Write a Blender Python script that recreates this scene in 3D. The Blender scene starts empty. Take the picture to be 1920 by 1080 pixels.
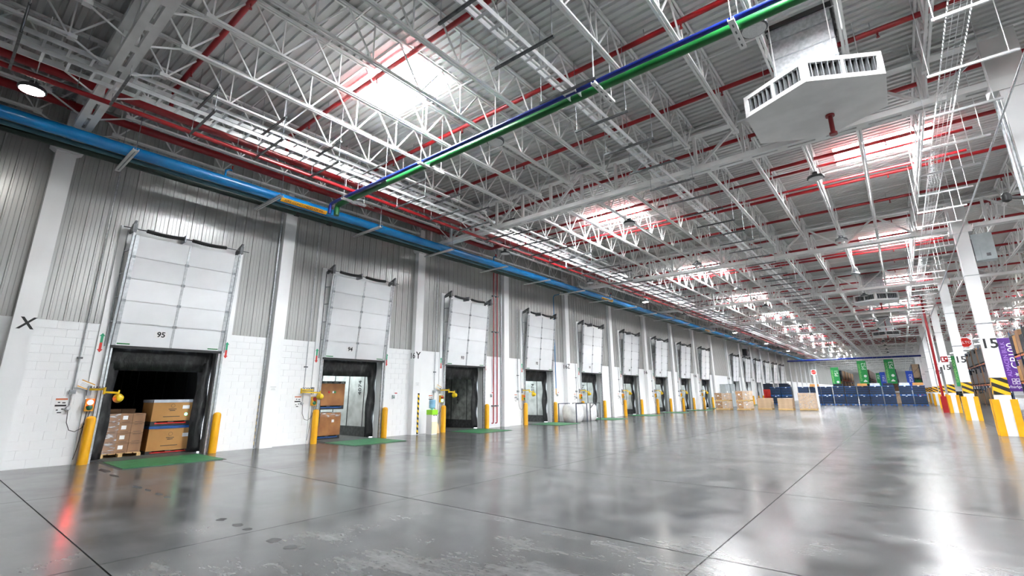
import bpy, bmesh, math, random
from mathutils import Vector, Matrix
S = bpy.context.scene; C = S.collection; random.seed(11)
R = math.radians

# ------------------------------------------------------------------ camera
cd = bpy.data.cameras.new('camera'); cam = bpy.data.objects.new('camera', cd); C.objects.link(cam)
cd.sensor_width = 36.0; cd.lens = 884.9 / 1920 * 36.0; cd.shift_y = -29 / 1920; cd.clip_end = 400; cd.clip_start = .05
def cam_pose(pitch, yaw, roll, loc):
    cp, sp, cy, sy = math.cos(pitch), math.sin(pitch), math.cos(yaw), math.sin(yaw)
    fw = Vector((-sy * cp, cy * cp, sp)); rt = Vector((cy, sy, 0)); up = rt.cross(fw)
    c, s = math.cos(roll), math.sin(roll)
    r2 = c * rt + s * up; u2 = -s * rt + c * up
    m = Matrix((r2, u2, -fw)).transposed().to_4x4(); m.translation = loc
    return m
cam.matrix_world = cam_pose(R(14.4326), R(38.745), R(-.43), Vector((0, 0, 1.6)))
S.camera = cam

# ------------------------------------------------------------------ world, exposure
w = bpy.data.worlds.new('world'); S.world = w; w.use_nodes = True
bg = w.node_tree.nodes['Background']; bg.inputs[0].default_value = (.78, .88, 1, 1); bg.inputs[1].default_value = 2.6
S.view_settings.view_transform = 'Standard'; S.view_settings.look = 'None'
S.view_settings.exposure = 1.55; S.view_settings.gamma = 1; S.view_settings.use_curve_mapping = False
SKY_PANEL = 60.0      # daylight coming through the roof panels
LAMP = 60.0           # lit high bay lamps

# ------------------------------------------------------------------ materials
MATS = {}
def pm(name, c1, c2=None, rough=.5, metal=0., scale=3., detail=4., bump=0., bscale=30., stretch=(1, 1, 1), spec=.5, emit=0., lo=.35, hi=.65, rvar=0., coat=0.):
    if name in MATS: return MATS[name]
    m = bpy.data.materials.new(name); m.use_nodes = True; N = m.node_tree.nodes; L = m.node_tree.links
    b = N['Principled BSDF']; b.inputs['Roughness'].default_value = rough; b.inputs['Metallic'].default_value = metal
    b.inputs['Specular IOR Level'].default_value = spec; b.inputs['Coat Weight'].default_value = coat
    c1 = (*c1, 1); c2 = (*(c2 or c1[:3]), 1)
    tc = N.new('ShaderNodeTexCoord'); mp = N.new('ShaderNodeMapping'); mp.inputs['Scale'].default_value = stretch
    L.new(tc.outputs['Object'], mp.inputs[0])
    n = N.new('ShaderNodeTexNoise'); n.inputs['Scale'].default_value = scale; n.inputs['Detail'].default_value = detail
    L.new(mp.outputs[0], n.inputs['Vector'])
    r = N.new('ShaderNodeValToRGB'); r.color_ramp.elements[0].position = lo; r.color_ramp.elements[1].position = hi
    r.color_ramp.elements[0].color = c1; r.color_ramp.elements[1].color = c2
    L.new(n.outputs['Fac'], r.inputs[0]); L.new(r.outputs[0], b.inputs['Base Color'])
    if rvar:
        mr = N.new('ShaderNodeMapRange'); mr.inputs['To Min'].default_value = max(.02, rough - rvar); mr.inputs['To Max'].default_value = rough + rvar
        L.new(n.outputs['Fac'], mr.inputs['Value']); L.new(mr.outputs[0], b.inputs['Roughness'])
    if bump:
        n2 = N.new('ShaderNodeTexNoise'); n2.inputs['Scale'].default_value = bscale; n2.inputs['Detail'].default_value = 3
        L.new(mp.outputs[0], n2.inputs['Vector'])
        bp = N.new('ShaderNodeBump'); bp.inputs['Strength'].default_value = bump; bp.inputs['Distance'].default_value = .02
        L.new(n2.outputs['Fac'], bp.inputs['Height']); L.new(bp.outputs[0], b.inputs['Normal'])
    if emit:
        L.new(r.outputs[0], b.inputs['Emission Color']); b.inputs['Emission Strength'].default_value = emit
    MATS[name] = m; return m

def stripes_mat(name, ca, cb, freq, angle):
    m = bpy.data.materials.new(name); m.use_nodes = True; N = m.node_tree.nodes; L = m.node_tree.links
    b = N['Principled BSDF']; b.inputs['Roughness'].default_value = .45
    tc = N.new('ShaderNodeTexCoord'); sp = N.new('ShaderNodeSeparateXYZ'); L.new(tc.outputs['Object'], sp.inputs[0])
    a1 = N.new('ShaderNodeMath'); a1.operation = 'ADD'; L.new(sp.outputs[0], a1.inputs[0]); L.new(sp.outputs[1], a1.inputs[1])
    mu = N.new('ShaderNodeMath'); mu.operation = 'MULTIPLY'; L.new(a1.outputs[0], mu.inputs[0]); mu.inputs[1].default_value = angle
    ad = N.new('ShaderNodeMath'); ad.operation = 'ADD'; L.new(sp.outputs[2], ad.inputs[0]); L.new(mu.outputs[0], ad.inputs[1])
    m2 = N.new('ShaderNodeMath'); m2.operation = 'MULTIPLY'; L.new(ad.outputs[0], m2.inputs[0]); m2.inputs[1].default_value = freq
    fr = N.new('ShaderNodeMath'); fr.operation = 'FRACT'; L.new(m2.outputs[0], fr.inputs[0])
    gt = N.new('ShaderNodeMath'); gt.operation = 'GREATER_THAN'; L.new(fr.outputs[0], gt.inputs[0]); gt.inputs[1].default_value = .5
    mx = N.new('ShaderNodeMix'); mx.data_type = 'RGBA'; L.new(gt.outputs[0], mx.inputs[0])
    mx.inputs[6].default_value = (*ca, 1); mx.inputs[7].default_value = (*cb, 1); L.new(mx.outputs[2], b.inputs['Base Color'])
    MATS[name] = m; return m

def floor_mat():
    m = bpy.data.materials.new('polished_concrete'); m.use_nodes = True; N = m.node_tree.nodes; L = m.node_tree.links
    b = N['Principled BSDF']
    tc = N.new('ShaderNodeTexCoord')
    def noise(sc, st, det=6, rough=.6):
        mp = N.new('ShaderNodeMapping'); mp.inputs['Scale'].default_value = st; L.new(tc.outputs['Object'], mp.inputs[0])
        n = N.new('ShaderNodeTexNoise'); n.inputs['Scale'].default_value = sc; n.inputs['Detail'].default_value = det; n.inputs['Roughness'].default_value = rough
        L.new(mp.outputs[0], n.inputs['Vector']); return n.outputs['Fac']
    def mx(a, bb, f=.5, mode='MIX'):
        q = N.new('ShaderNodeMix'); q.data_type = 'RGBA'; q.blend_type = mode; q.inputs[0].default_value = f
        L.new(a, q.inputs[6]); L.new(bb, q.inputs[7]); return q.outputs[2]
    big = noise(.3, (1, .7, 1), 4, .5); mid = noise(1.5, (1, .85, 1), 6, .55); str_ = noise(1.3, (.45, 2.6, 1), 7, .6); spk = noise(16, (.6, 1.4, 1), 4, .6)
    v = mx(mx(big, mid, .6), mx(str_, spk, .45), .5)
    r = N.new('ShaderNodeValToRGB'); e = r.color_ramp.elements
    e[0].position = .36; e[0].color = (.02, .0204, .021, 1); e[1].position = .64; e[1].color = (.15, .15, .148, 1)
    k = e.new(.5); k.color = (.066, .0665, .067, 1)
    L.new(v, r.inputs[0]); L.new(r.outputs[0], b.inputs['Base Color'])
    rr = N.new('ShaderNodeMapRange'); rr.inputs['From Min'].default_value = .4; rr.inputs['From Max'].default_value = .6
    rr.inputs['To Min'].default_value = .17; rr.inputs['To Max'].default_value = .24
    L.new(mx(big, mid, .5), rr.inputs['Value']); L.new(rr.outputs[0], b.inputs['Roughness'])
    b.inputs['Specular IOR Level'].default_value = .42
    MATS['floor'] = m; return m

def roof_panel_mat():
    m = bpy.data.materials.new('translucent_roof_panel'); m.use_nodes = True; N = m.node_tree.nodes; L = m.node_tree.links
    N.remove(N['Principled BSDF']); t = N.new('ShaderNodeBsdfTranslucent'); t.inputs[0].default_value = (.85, .86, .82, 1)
    L.new(t.outputs[0], N['Material Output'].inputs[0]); MATS['translucent'] = m; return m

def film_mat():
    m = bpy.data.materials.new('stretch_film'); m.use_nodes = True; N = m.node_tree.nodes; L = m.node_tree.links
    b = N['Principled BSDF']; b.inputs['Base Color'].default_value = (.9, .9, .92, 1); b.inputs['Roughness'].default_value = .12
    tc = N.new('ShaderNodeTexCoord'); mp = N.new('ShaderNodeMapping'); mp.inputs['Scale'].default_value = (1.2, 1.2, 5); L.new(tc.outputs['Object'], mp.inputs[0])
    n = N.new('ShaderNodeTexNoise'); n.inputs['Scale'].default_value = 4; n.inputs['Detail'].default_value = 6; L.new(mp.outputs[0], n.inputs['Vector'])
    r = N.new('ShaderNodeMapRange'); r.inputs['From Min'].default_value = .48; r.inputs['From Max'].default_value = .72; r.inputs['To Min'].default_value = .05; r.inputs['To Max'].default_value = .75
    L.new(n.outputs['Fac'], r.inputs['Value']); L.new(r.outputs[0], b.inputs['Alpha'])
    bp = N.new('ShaderNodeBump'); bp.inputs['Strength'].default_value = .8; bp.inputs['Distance'].default_value = .03; L.new(n.outputs['Fac'], bp.inputs['Height']); L.new(bp.outputs[0], b.inputs['Normal'])
    MATS['film'] = m; return m

WHITE = pm('white_wall_paint', (.80, .805, .81), (.86, .865, .87), rough=.42, scale=.8, bump=.05, bscale=14)
BLOCK = pm('painted_block', (.82, .825, .83), (.85, .855, .86), rough=.5, scale=1.5, bump=.08, bscale=45)
JOINT = pm('block_joint', (.72, .725, .73), rough=.8)
SIDING = pm('grey_white_siding', (.37, .37, .36), (.43, .43, .42), rough=.3, metal=.3, scale=.5, stretch=(1, 1, .3))
DECK = pm('roof_deck', (.5, .5, .49), (.58, .58, .57), rough=.38, metal=.15, scale=.5, stretch=(.3, 1, 1))
STEEL = pm('white_steel_paint', (.70, .70, .69), (.80, .80, .79), rough=.35, scale=2)
GALV = pm('galvanised', (.42, .44, .46), (.6, .62, .64), rough=.35, metal=.8, scale=14)
GALVD = pm('dull_galvanised', (.22, .235, .25), (.36, .38, .4), rough=.45, metal=.6, scale=6)
DARKST = pm('dark_strut', (.09, .095, .1), (.16, .165, .17), rough=.4, metal=.6, scale=10)
ALU = pm('bright_tray_metal', (.7, .71, .72), (.82, .83, .84), rough=.28, metal=.55, scale=5)
RED = pm('red_pipe_paint', (.24, .003, .006), (.3, .005, .009), rough=.3, scale=3)
REDD = pm('deep_red_pipe_paint', (.2, .003, .006), (.25, .005, .008), rough=.32, scale=3)
BLUE = pm('blue_pipe_paint', (.003, .16, .42), (.005, .2, .5), rough=.25, scale=2)
TEAL = pm('dull_teal_pipe', (.03, .11, .14), (.05, .15, .19), rough=.35, scale=4)
DKGREEN = pm('dark_green_pipe', (.001, .012, .007), (.003, .025, .014), rough=.4, scale=4)
GREEN = pm('green_pipe_paint', (.006, .11, .02), (.01, .14, .03), rough=.3, scale=3)
NAVY = pm('navy_pipe_paint', (.004, .015, .17), (.006, .022, .22), rough=.3, scale=3)
YEL = pm('safety_yellow', (.66, .31, .002), (.74, .36, .004), rough=.4, scale=4)
YELL = pm('lemon_yellow', (.62, .4, .005), (.7, .46, .01), rough=.4, scale=9)
BLACK = pm('black_paint', (.012, .012, .013), (.02, .02, .02), rough=.5, scale=9)
RUBBER = pm('black_curtain', (.008, .008, .009), (.06, .06, .062), rough=.4, scale=6, detail=9, bump=.9, bscale=9, stretch=(1, 1, .55), lo=.5, hi=.78)  # pale noise paints the sheen of crinkled fabric into the black
DOORW = pm('white_door_panel', (.76, .77, .79), (.82, .83, .85), rough=.35, scale=1.2)
GRN = pm('green_mark', (.01, .2, .05), rough=.5)
LEVEL = pm('green_leveller_plate', (.01, .1, .035), (.025, .16, .06), rough=.5, scale=5, bump=.3, bscale=90)
PIT = pm('pit_edge_steel', (.03, .03, .03), (.07, .07, .07), rough=.6, scale=8)
CARD = pm('brown_cardboard', (.22, .115, .06), (.27, .145, .075), rough=.75, scale=4)
CARD2 = pm('tan_cardboard', (.36, .17, .045), (.42, .21, .06), rough=.7, scale=2)
CARD3 = pm('pale_cardboard', (.52, .36, .23), (.62, .45, .3), rough=.75, scale=3)
CARD4 = pm('orange_brown_crate_board', (.24, .09, .025), (.34, .14, .04), rough=.55, scale=3)
WOOD = pm('pallet_wood', (.5, .32, .13), (.66, .45, .2), rough=.7, scale=6, stretch=(1, 6, 6))
LBL = pm('white_label', (.8, .8, .8), rough=.5)
INK = pm('black_print', (.015, .015, .016), rough=.6)
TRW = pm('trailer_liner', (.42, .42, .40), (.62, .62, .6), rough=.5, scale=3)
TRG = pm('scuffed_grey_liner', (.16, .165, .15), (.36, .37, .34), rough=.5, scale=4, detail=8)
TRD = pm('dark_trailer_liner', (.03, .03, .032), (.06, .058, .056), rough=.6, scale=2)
TRF = pm('trailer_floor', (.06, .055, .05), (.11, .1, .09), rough=.7, scale=4, stretch=(1, 8, 1))
BINB = pm('blue_bin_plastic', (.005, .055, .2), (.008, .075, .26), rough=.35, scale=5)
BIND = pm('dark_bin_plastic', (.002, .005, .014), (.004, .01, .026), rough=.4, scale=5)
BING = pm('grey_bin_lid', (.42, .45, .52), (.55, .58, .64), rough=.4, scale=5)
ORANGE = pm('rack_beam_orange', (.55, .11, .03), (.62, .15, .04), rough=.4)
RACKB = pm('rack_upright_dark', (.015, .03, .06), (.03, .05, .09), rough=.4)
BANG = pm('green_banner', (.005, .22, .045), (.008, .26, .06), rough=.55)
BANB = pm('blue_banner', (.005, .05, .42), (.01, .07, .5), rough=.55)
BANP = pm('purple_banner', (.06, .008, .17), (.1, .016, .25), rough=.55, scale=.7)
BANT = pm('pale_green_print', (.35, .62, .2), rough=.6)
BANV = pm('pale_purple_print', (.36, .2, .6), rough=.6)
CONCW = pm('white_pedestal', (.68, .69, .7), (.8, .8, .8), rough=.5, scale=3)
ELEC = pm('grey_enclosure', (.32, .36, .37), (.4, .44, .45), rough=.4)
LENSOFF = pm('lamp_glass', (.55, .56, .56), (.72, .73, .73), rough=.2, scale=60)
LAMPB = pm('lamp_housing', (.05, .055, .06), (.1, .105, .11), rough=.4, metal=.4)
LENSON = pm('lit_lamp_glass', (1, .97, .92), rough=.3, emit=LAMP)
SKYM = pm('lit_skylight_panel', (.94, .975, 1.0), rough=.4, emit=SKY_PANEL)
REDL = pm('lit_red_lens', (1, .03, .04), rough=.3, emit=22)
REDO = pm('red_lens', (.4, .01, .01), (.55, .03, .02), rough=.25)
GRNO = pm('green_lens', (.005, .09, .04), (.01, .14, .06), rough=.25)
GRNL = pm('lit_green_lens', (.1, 1, .45), rough=.3, emit=3)
COOLB = pm('cooler_bottle', (.2, .45, .68), (.3, .55, .75), rough=.1, scale=5)
LIME = pm('lime_plastic', (.3, .72, .02), rough=.35)
BAG = pm('white_bulk_bag', (.6, .6, .6), (.8, .8, .79), rough=.6, scale=3, bump=.8, bscale=4)
WRAPB = pm('dark_wrapped_goods', (.006, .008, .008), (.09, .105, .1), rough=.22, scale=7, detail=6, bump=.6, bscale=9, lo=.45, hi=.75)
TILEW = pm('far_white_cladding', (.7, .71, .72), (.8, .8, .8), rough=.5)
HAZ = stripes_mat('yellow_black_hazard', (.012, .012, .013), (.85, .42, .005), 3.3, .55)
HAZT = stripes_mat('yellow_black_tape', (.012, .012, .013), (.85, .55, .01), 5.0, .6)
STAIN = pm('dark_floor_stain', (.02, .02, .02), (.045, .045, .045), rough=.5, scale=20)
STRAW = pm('broom_straw', (.6, .42, .2), (.72, .52, .28), rough=.8, scale=30)
FLOORM = floor_mat(); TRANSL = roof_panel_mat(); FILM = film_mat()

# ------------------------------------------------------------------ mesh helpers
class MB:
    def __init__(s): s.v = []; s.f = []
    def box(s, x0, x1, y0, y1, z0, z1):
        n = len(s.v)
        s.v += [(x, y, z) for z in (z0, z1) for y in (y0, y1) for x in (x0, x1)]
        s.f += [tuple(n + i for i in q) for q in ((0, 2, 3, 1), (4, 5, 7, 6), (0, 1, 5, 4), (2, 6, 7, 3), (0, 4, 6, 2), (1, 3, 7, 5))]
        return s
    def bar(s, p, q, w, h, up=(0, 0, 1)):
        p, q = Vector(p), Vector(q); d = (q - p).normalized(); u = Vector(up)
        if abs(d.dot(u)) > .98: u = Vector((1, 0, 0))
        sx = d.cross(u).normalized(); sy = sx.cross(d).normalized(); n = len(s.v)
        for c in (p, q):
            for a, b in ((-1, -1), (1, -1), (1, 1), (-1, 1)): s.v.append(tuple(c + sx * (a * w / 2) + sy * (b * h / 2)))
        s.f += [tuple(n + i for i in k) for k in ((0, 3, 2, 1), (4, 5, 6, 7), (0, 1, 5, 4), (1, 2, 6, 5), (2, 3, 7, 6), (3, 0, 4, 7))]
        return s
    def tube(s, pts, r, n=10, caps=True):
        pts = [Vector(p) for p in pts]; m0 = len(s.v); u = None
        for i, p in enumerate(pts):
            d = ((pts[min(i + 1, len(pts) - 1)] - p).normalized() + (p - pts[max(i - 1, 0)]).normalized()).normalized()
            if u is None:
                u = Vector((0, 0, 1)) if abs(d.z) < .9 else Vector((1, 0, 0))
            u = (u - d * u.dot(d)).normalized(); v = d.cross(u)
            rr = r[i] if isinstance(r, (list, tuple)) else r
            for k in range(n):
                a = 2 * math.pi * k / n; s.v.append(tuple(p + (u * math.cos(a) + v * math.sin(a)) * rr))
        for i in range(len(pts) - 1):
            for k in range(n):
                a, b = m0 + i * n + k, m0 + i * n + (k + 1) % n
                s.f.append((a, b, b + n, a + n))
        if caps:
            s.f.append(tuple(m0 + k for k in range(n))[::-1]); e = m0 + (len(pts) - 1) * n; s.f.append(tuple(e + k for k in range(n)))
        return s
    def cyl(s, p, q, r, n=10, caps=True): return s.tube([p, q], r, n, caps)
    def lathe(s, prof, n=16, c=(0, 0, 0), axis='z'):
        m0 = len(s.v)
        for r, h in prof:
            for k in range(n):
                a = 2 * math.pi * k / n; x, y = r * math.cos(a), r * math.sin(a)
                s.v.append((c[0] + x, c[1] + y, c[2] + h) if axis == 'z' else ((c[0] + h, c[1] + x, c[2] + y) if axis == 'x' else (c[0] + y, c[1] + h, c[2] + x)))
        for i in range(len(prof) - 1):
            for k in range(n):
                a, b = m0 + i * n + k, m0 + i * n + (k + 1) % n; s.f.append((a, b, b + n, a + n))
        s.f.append(tuple(m0 + k for k in range(n))[::-1]); e = m0 + (len(prof) - 1) * n; s.f.append(tuple(e + k for k in range(n)))
        return s
    def prism(s, poly, a, b, plane='xy'):
        def P(p, t):
            return (p[0], p[1], t) if plane == 'xy' else ((t, p[0], p[1]) if plane == 'yz' else (p[0], t, p[1]))
        n = len(s.v); k = len(poly); s.v += [P(p, a) for p in poly] + [P(p, b) for p in poly]
        s.f += [tuple(range(n + k - 1, n - 1, -1)), tuple(range(n + k, n + 2 * k))] + [(n + i, n + (i + 1) % k, n + k + (i + 1) % k, n + k + i) for i in range(k)]
        return s
    def quad(s, a, b, c, d):
        n = len(s.v); s.v += [a, b, c, d]; s.f.append((n, n + 1, n + 2, n + 3)); return s
    def mesh(s, name, mat, smooth=False):
        me = bpy.data.meshes.new(name); me.from_pydata(s.v, [], s.f); me.materials.append(mat)
        if smooth:
            bm = bmesh.new(); bm.from_mesh(me); bmesh.ops.remove_doubles(bm, verts=bm.verts, dist=1e-5); bm.to_mesh(me); bm.free()
            me.polygons.foreach_set('use_smooth', [True] * len(me.polygons)); me.set_sharp_from_angle(angle=R(38))
        me.update(); return me

def obj(name, me, parent=None, loc=None, rot=None):
    o = bpy.data.objects.new(name, me); C.objects.link(o)
    if parent: o.parent = parent
    if loc: o.location = loc
    if rot: o.rotation_euler = rot
    return o
def part(name, mb, mat, parent=None, smooth=False, loc=None, rot=None): return obj(name, mb.mesh(name, mat, smooth), parent, loc, rot)
def tag(o, label, cat, group=None):
    o['label'] = label; o['category'] = cat
    if group: o['group'] = group
    return o
def thing(name, label, cat, loc=(0, 0, 0), group=None, rz=0):
    o = bpy.data.objects.new(name, None); C.objects.link(o); o.location = loc; o.rotation_euler = (0, 0, rz); o.empty_display_size = .2
    return tag(o, label, cat, group)
def single(name, mb, mat, label, cat, group=None, smooth=False, loc=None, rot=None):
    return tag(part(name, mb, mat, None, smooth, loc, rot), label, cat, group)
def struct(name, mb, mat, parent=None, smooth=False):
    o = part(name, mb, mat, parent, smooth)
    if parent is None: o['kind'] = 'structure'
    return o
KIDS = {}
def copy_tree(o, parent=None):
    c = o.copy(); C.objects.link(c); c.parent = parent
    if o.name not in KIDS: KIDS[o.name] = list(o.children)
    for ch in KIDS[o.name]: copy_tree(ch, c)
    return c
def dup(root, loc, label, group=None):
    c = copy_tree(root); c.location = loc; c['label'] = label
    if group: c['group'] = group
    return c
ORD = ['nearest', 'second', 'third', 'fourth', 'fifth', 'sixth', 'seventh', 'eighth', 'ninth', 'tenth', 'eleventh', 'twelfth', 'thirteenth', 'fourteenth', 'fifteenth', 'sixteenth', 'seventeenth', 'eighteenth', 'nineteenth', 'twentieth', 'twenty-first', 'twenty-second', 'twenty-third', 'twenty-fourth', 'twenty-fifth', 'twenty-sixth', 'twenty-seventh', 'twenty-eighth', 'twenty-ninth', 'thirtieth', 'thirty-first', 'thirty-second', 'thirty-third', 'thirty-fourth', 'thirty-fifth', 'thirty-sixth', 'thirty-seventh', 'thirty-eighth', 'thirty-ninth', 'fortieth']

TXT = {}
def text_mesh(s, size, mat, shear=0., bold=0.):
    key = (s, size, mat.name, shear, bold)
    if key in TXT: return TXT[key]
    cu = bpy.data.curves.new('lettering', 'FONT'); cu.body = s; cu.size = size; cu.extrude = .0015; cu.align_x = 'CENTER'; cu.align_y = 'CENTER'; cu.shear = shear; cu.offset = bold; cu.resolution_u = 3
    o = bpy.data.objects.new('lettering', cu); C.objects.link(o); bpy.context.view_layer.update()
    me = bpy.data.meshes.new_from_object(o.evaluated_get(bpy.context.evaluated_depsgraph_get()))
    C.objects.unlink(o); bpy.data.objects.remove(o); me.materials.clear(); me.materials.append(mat); me.name = 'lettering'; TXT[key] = me; return me
FACE_X = Matrix(((0, 0, 1), (1, 0, 0), (0, 1, 0))).to_euler()        # lettering read while looking toward the dock wall
FACE_Y = Matrix(((1, 0, 0), (0, 0, -1), (0, 1, 0))).to_euler()       # lettering read while looking down the hall
FACE_YV = Matrix(((0, -1, 0), (0, 0, -1), (1, 0, 0))).to_euler()     # the same, running upwards
def text(name, s, size, mat, parent, loc, rot=FACE_X, **k): return obj(name, text_mesh(s, size, mat, **k), parent, loc, rot)

# ------------------------------------------------------------------ layout numbers
WX = -16.2                 # face of the dock wall
P = 6.0; COL0 = 1.42; DOOR0 = 4.45; BAY = 12.0; TR0 = 1.45
DECKZ = 9.40
RX = 2.8                   # centre line of the free standing columns
FAR = 230.0; BACK = -13.0; RIGHT = 41.0
DOORS = [k for k in range(16) if k != 9]
yd = lambda k: DOOR0 + P * k
yc = lambda k: COL0 + P * k

# ------------------------------------------------------------------ floor
def floor():
    base = struct('floor', MB().box(-16.6, RIGHT, BACK, FAR, -.3, -.012), PIT)
    xs = [-16.4, -11.25, -6.45, -1.8, 2.95, 7.7, 12.45, 17.2, 22.0]; g = .008
    ys = [1.5 + 3.85 * i for i in range(-2, 10)]
    for i in range(len(xs) - 1):
        for j in range(len(ys) - 1):
            part('slab', MB().box(xs[i] + g, xs[i + 1] - g, ys[j] + g, ys[j + 1] - g, -.2, 0), FLOORM, base)
        part('slab', MB().box(xs[i] + g, xs[i + 1] - g, ys[-1] + g, FAR, -.2, 0), FLOORM, base)
        part('slab', MB().box(xs[i] + g, xs[i + 1] - g, BACK, ys[0] - g, -.2, 0), FLOORM, base)
    part('slab', MB().box(xs[-1] + g, RIGHT, BACK, FAR, -.2, 0), FLOORM, base)
floor()

# ------------------------------------------------------------------ dock wall
SB = 3.47                                                # foot of the metal siding
def siding(y0, y1, z0, z1, parent):
    mb = MB(); x = WX; y = y0; pts = [(y0, 0)]; pitch = .30; i = math.floor(y0 / pitch)
    while True:
        b = i * pitch; i += 1
        for off, d in ((.0, 0), (.012, .028), (.042, .028), (.054, 0), (.115, 0), (.121, .008), (.129, .008), (.135, 0), (.205, 0), (.211, .008), (.219, .008), (.225, 0)):
            t = b + off
            if y0 < t < y1: pts.append((t, d))
        if b > y1: break
    pts.append((y1, 0))
    for (ya, da), (yb, db) in zip(pts, pts[1:]):
        mb.quad((x + da, ya, z0), (x + db, yb, z0), (x + db, yb, z1), (x + da, ya, z1))
    mb.box(x - .03, x - .005, y0, y1, z0, z0 + .02)
    return part('siding_panel', mb, SIDING, parent)

def dock_wall():
    mb = MB(); edges = []
    y = BACK
    for k in DOORS:
        a, b = yd(k) - 1.27, yd(k) + 1.27
        mb.box(WX - .25, WX - .03, y, a, 0, DECKZ + .1); mb.box(WX - .25, WX - .03, a, b, 2.95, DECKZ + .1); y = b
    mb.box(WX - .25, WX - .03, y, FAR, 0, DECKZ + .1)
    wl = struct('wall_left', mb, JOINT)
    # masonry skin below the siding
    spans = []
    y = BACK
    for k in DOORS:
        spans.append((y, yd(k) - 1.27)); y = yd(k) + 1.27
    spans.append((y, FAR))
    near = [(.1, COL0 - .2), (COL0 + .2, yd(0) - 1.6), (yd(0) + 1.6, yc(1) - .2), (yc(1) + .2, yd(1) - 1.6), (yd(1) + 1.6, yc(2) - .2)]
    cut = []
    for a, b in spans:
        segs = [(a, b)]
        for n0, n1 in near:
            new = []
            for s0, s1 in segs:
                if n1 <= s0 or n0 >= s1: new.append((s0, s1)); continue
                if n0 > s0: new.append((s0, n0))
                if n1 < s1: new.append((n1, s1))
            segs = new
        cut += segs
    for a, b in cut: part('masonry_panel', MB().box(WX - .04, WX, a, b, 0, SB), BLOCK, wl)
    h = SB / 17; meshes = {}
    for a, b in near:
        n = max(2, round((b - a) / .4)); bw = (b - a) / n
        for r in range(17):
            st = 0 if r % 2 == 0 else .5
            ed = [a] + [a + (i + st) * bw for i in range(n + 1) if a + .02 < a + (i + st) * bw < b - .02] + [b]
            for e0, e1 in zip(ed, ed[1:]):
                key = round(e1 - e0, 3)
                if key not in meshes:
                    g = .001; w_ = e1 - e0; c = .0018; m = MB()
                    m.prism([(g, g), (w_ - g, g), (w_ - g, h - g), (g, h - g)], -.04, -c, 'yz')
                    m.v += []; q = len(m.v)
                    m.prism([(g + c, g + c), (w_ - g - c, g + c), (w_ - g - c, h - g - c), (g + c, h - g - c)], -c, 0, 'yz')
                    meshes[key] = m.mesh('block', BLOCK)
                obj('block', meshes[key], wl, (WX, e0, r * h))
    # siding above, around the doors
    kk = [-2, -1] + list(range(0, 37))
    for k in kk:
        a, b = yc(k) + .1, yc(k + 1) - .1
        if k in DOORS:
            d0, d1 = yd(k) - 1.6, yd(k) + 1.6
            siding(a, d0, SB, 6.22, wl); siding(d1, b, SB, 6.22, wl); siding(a, b, 6.22, DECKZ, wl)
        else: siding(a, b, SB, DECKZ, wl)
    # dark drip edge strip under the siding and a girt ledge near the roof
    for k in kk:
        part('girt', MB().box(WX, WX + .16, yc(k), yc(k + 1), 8.42, 8.56), STEEL, wl)
    # rest of the shell
    struct('wall_far', MB().box(-16.6, RIGHT, FAR, FAR + .3, 0, DECKZ + .1), TILEW)
    struct('wall_back', MB().box(-16.6, RIGHT, BACK - .3, BACK, 0, DECKZ + .1), WHITE)
    struct('wall_right', MB().box(RIGHT, RIGHT + .3, BACK, FAR, 0, DECKZ + .1), WHITE)
    return wl
wall = dock_wall()

# columns standing against the wall
def wall_columns():
    big = thing('wall_column', 'white pilaster with a flared head nearest the foreground, marked with a black letter', 'column', (WX, yc(0), 0), 'white pilasters on the dock wall')
    part('shaft', MB().box(.0, .25, -.2, .2, 0, 7.78), WHITE, big)
    part('capital', MB().prism([(-.2, 7.76), (.2, 7.76), (.32, 7.84), (.32, 7.98), (.2, 8.06), (-.2, 8.06), (-.32, 7.98), (-.32, 7.84)], .0, .32, 'yz'), WHITE, big)
    part('bearing_plate', MB().box(.0, .22, -.12, .12, 8.06, 8.9), STEEL, big)
    sm = thing('wall_column', 'plain white pilaster between the first two dock doors', 'column', (WX, yc(1), 0), 'white pilasters on the dock wall')
    part('shaft', MB().box(.0, .22, -.2, .2, 0, 8.35), WHITE, sm)
    part('downpipe', MB().tube([(.05, -.26, 0), (.05, -.26, 8.6)], .035, 8), GALV, sm, True)
    out = [big, sm]
    for k in range(2, 24):
        src = big if k % 2 == 0 else sm
        l = ('white pilaster with flared head, ' if k % 2 == 0 else 'plain white pilaster, ') + ORD[k] + ' along the dock wall'
        out.append(dup(src, (WX, yc(k), 0), l, 'white pilasters on the dock wall'))
    def mark(o, items, sh=0):
        for s, dy, z, sz in items:
            text('marking', s, sz, INK, o, (.2525, dy, z), shear=sh, bold=.006)
    mark(out[0], [('X', .03, 3.3, .4)], .12)
    mark(out[2], [('Y', .0, 3.22, .4)])
    mark(out[4], [('Z', .0, 3.22, .4)])
    for k in (2, 4, 6, 8, 10, 12, 14): text('marking', '16', .34, INK, out[k], (.125, -.2025, 3.2), FACE_Y, bold=.004)
    return out
wcols = wall_columns()

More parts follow.
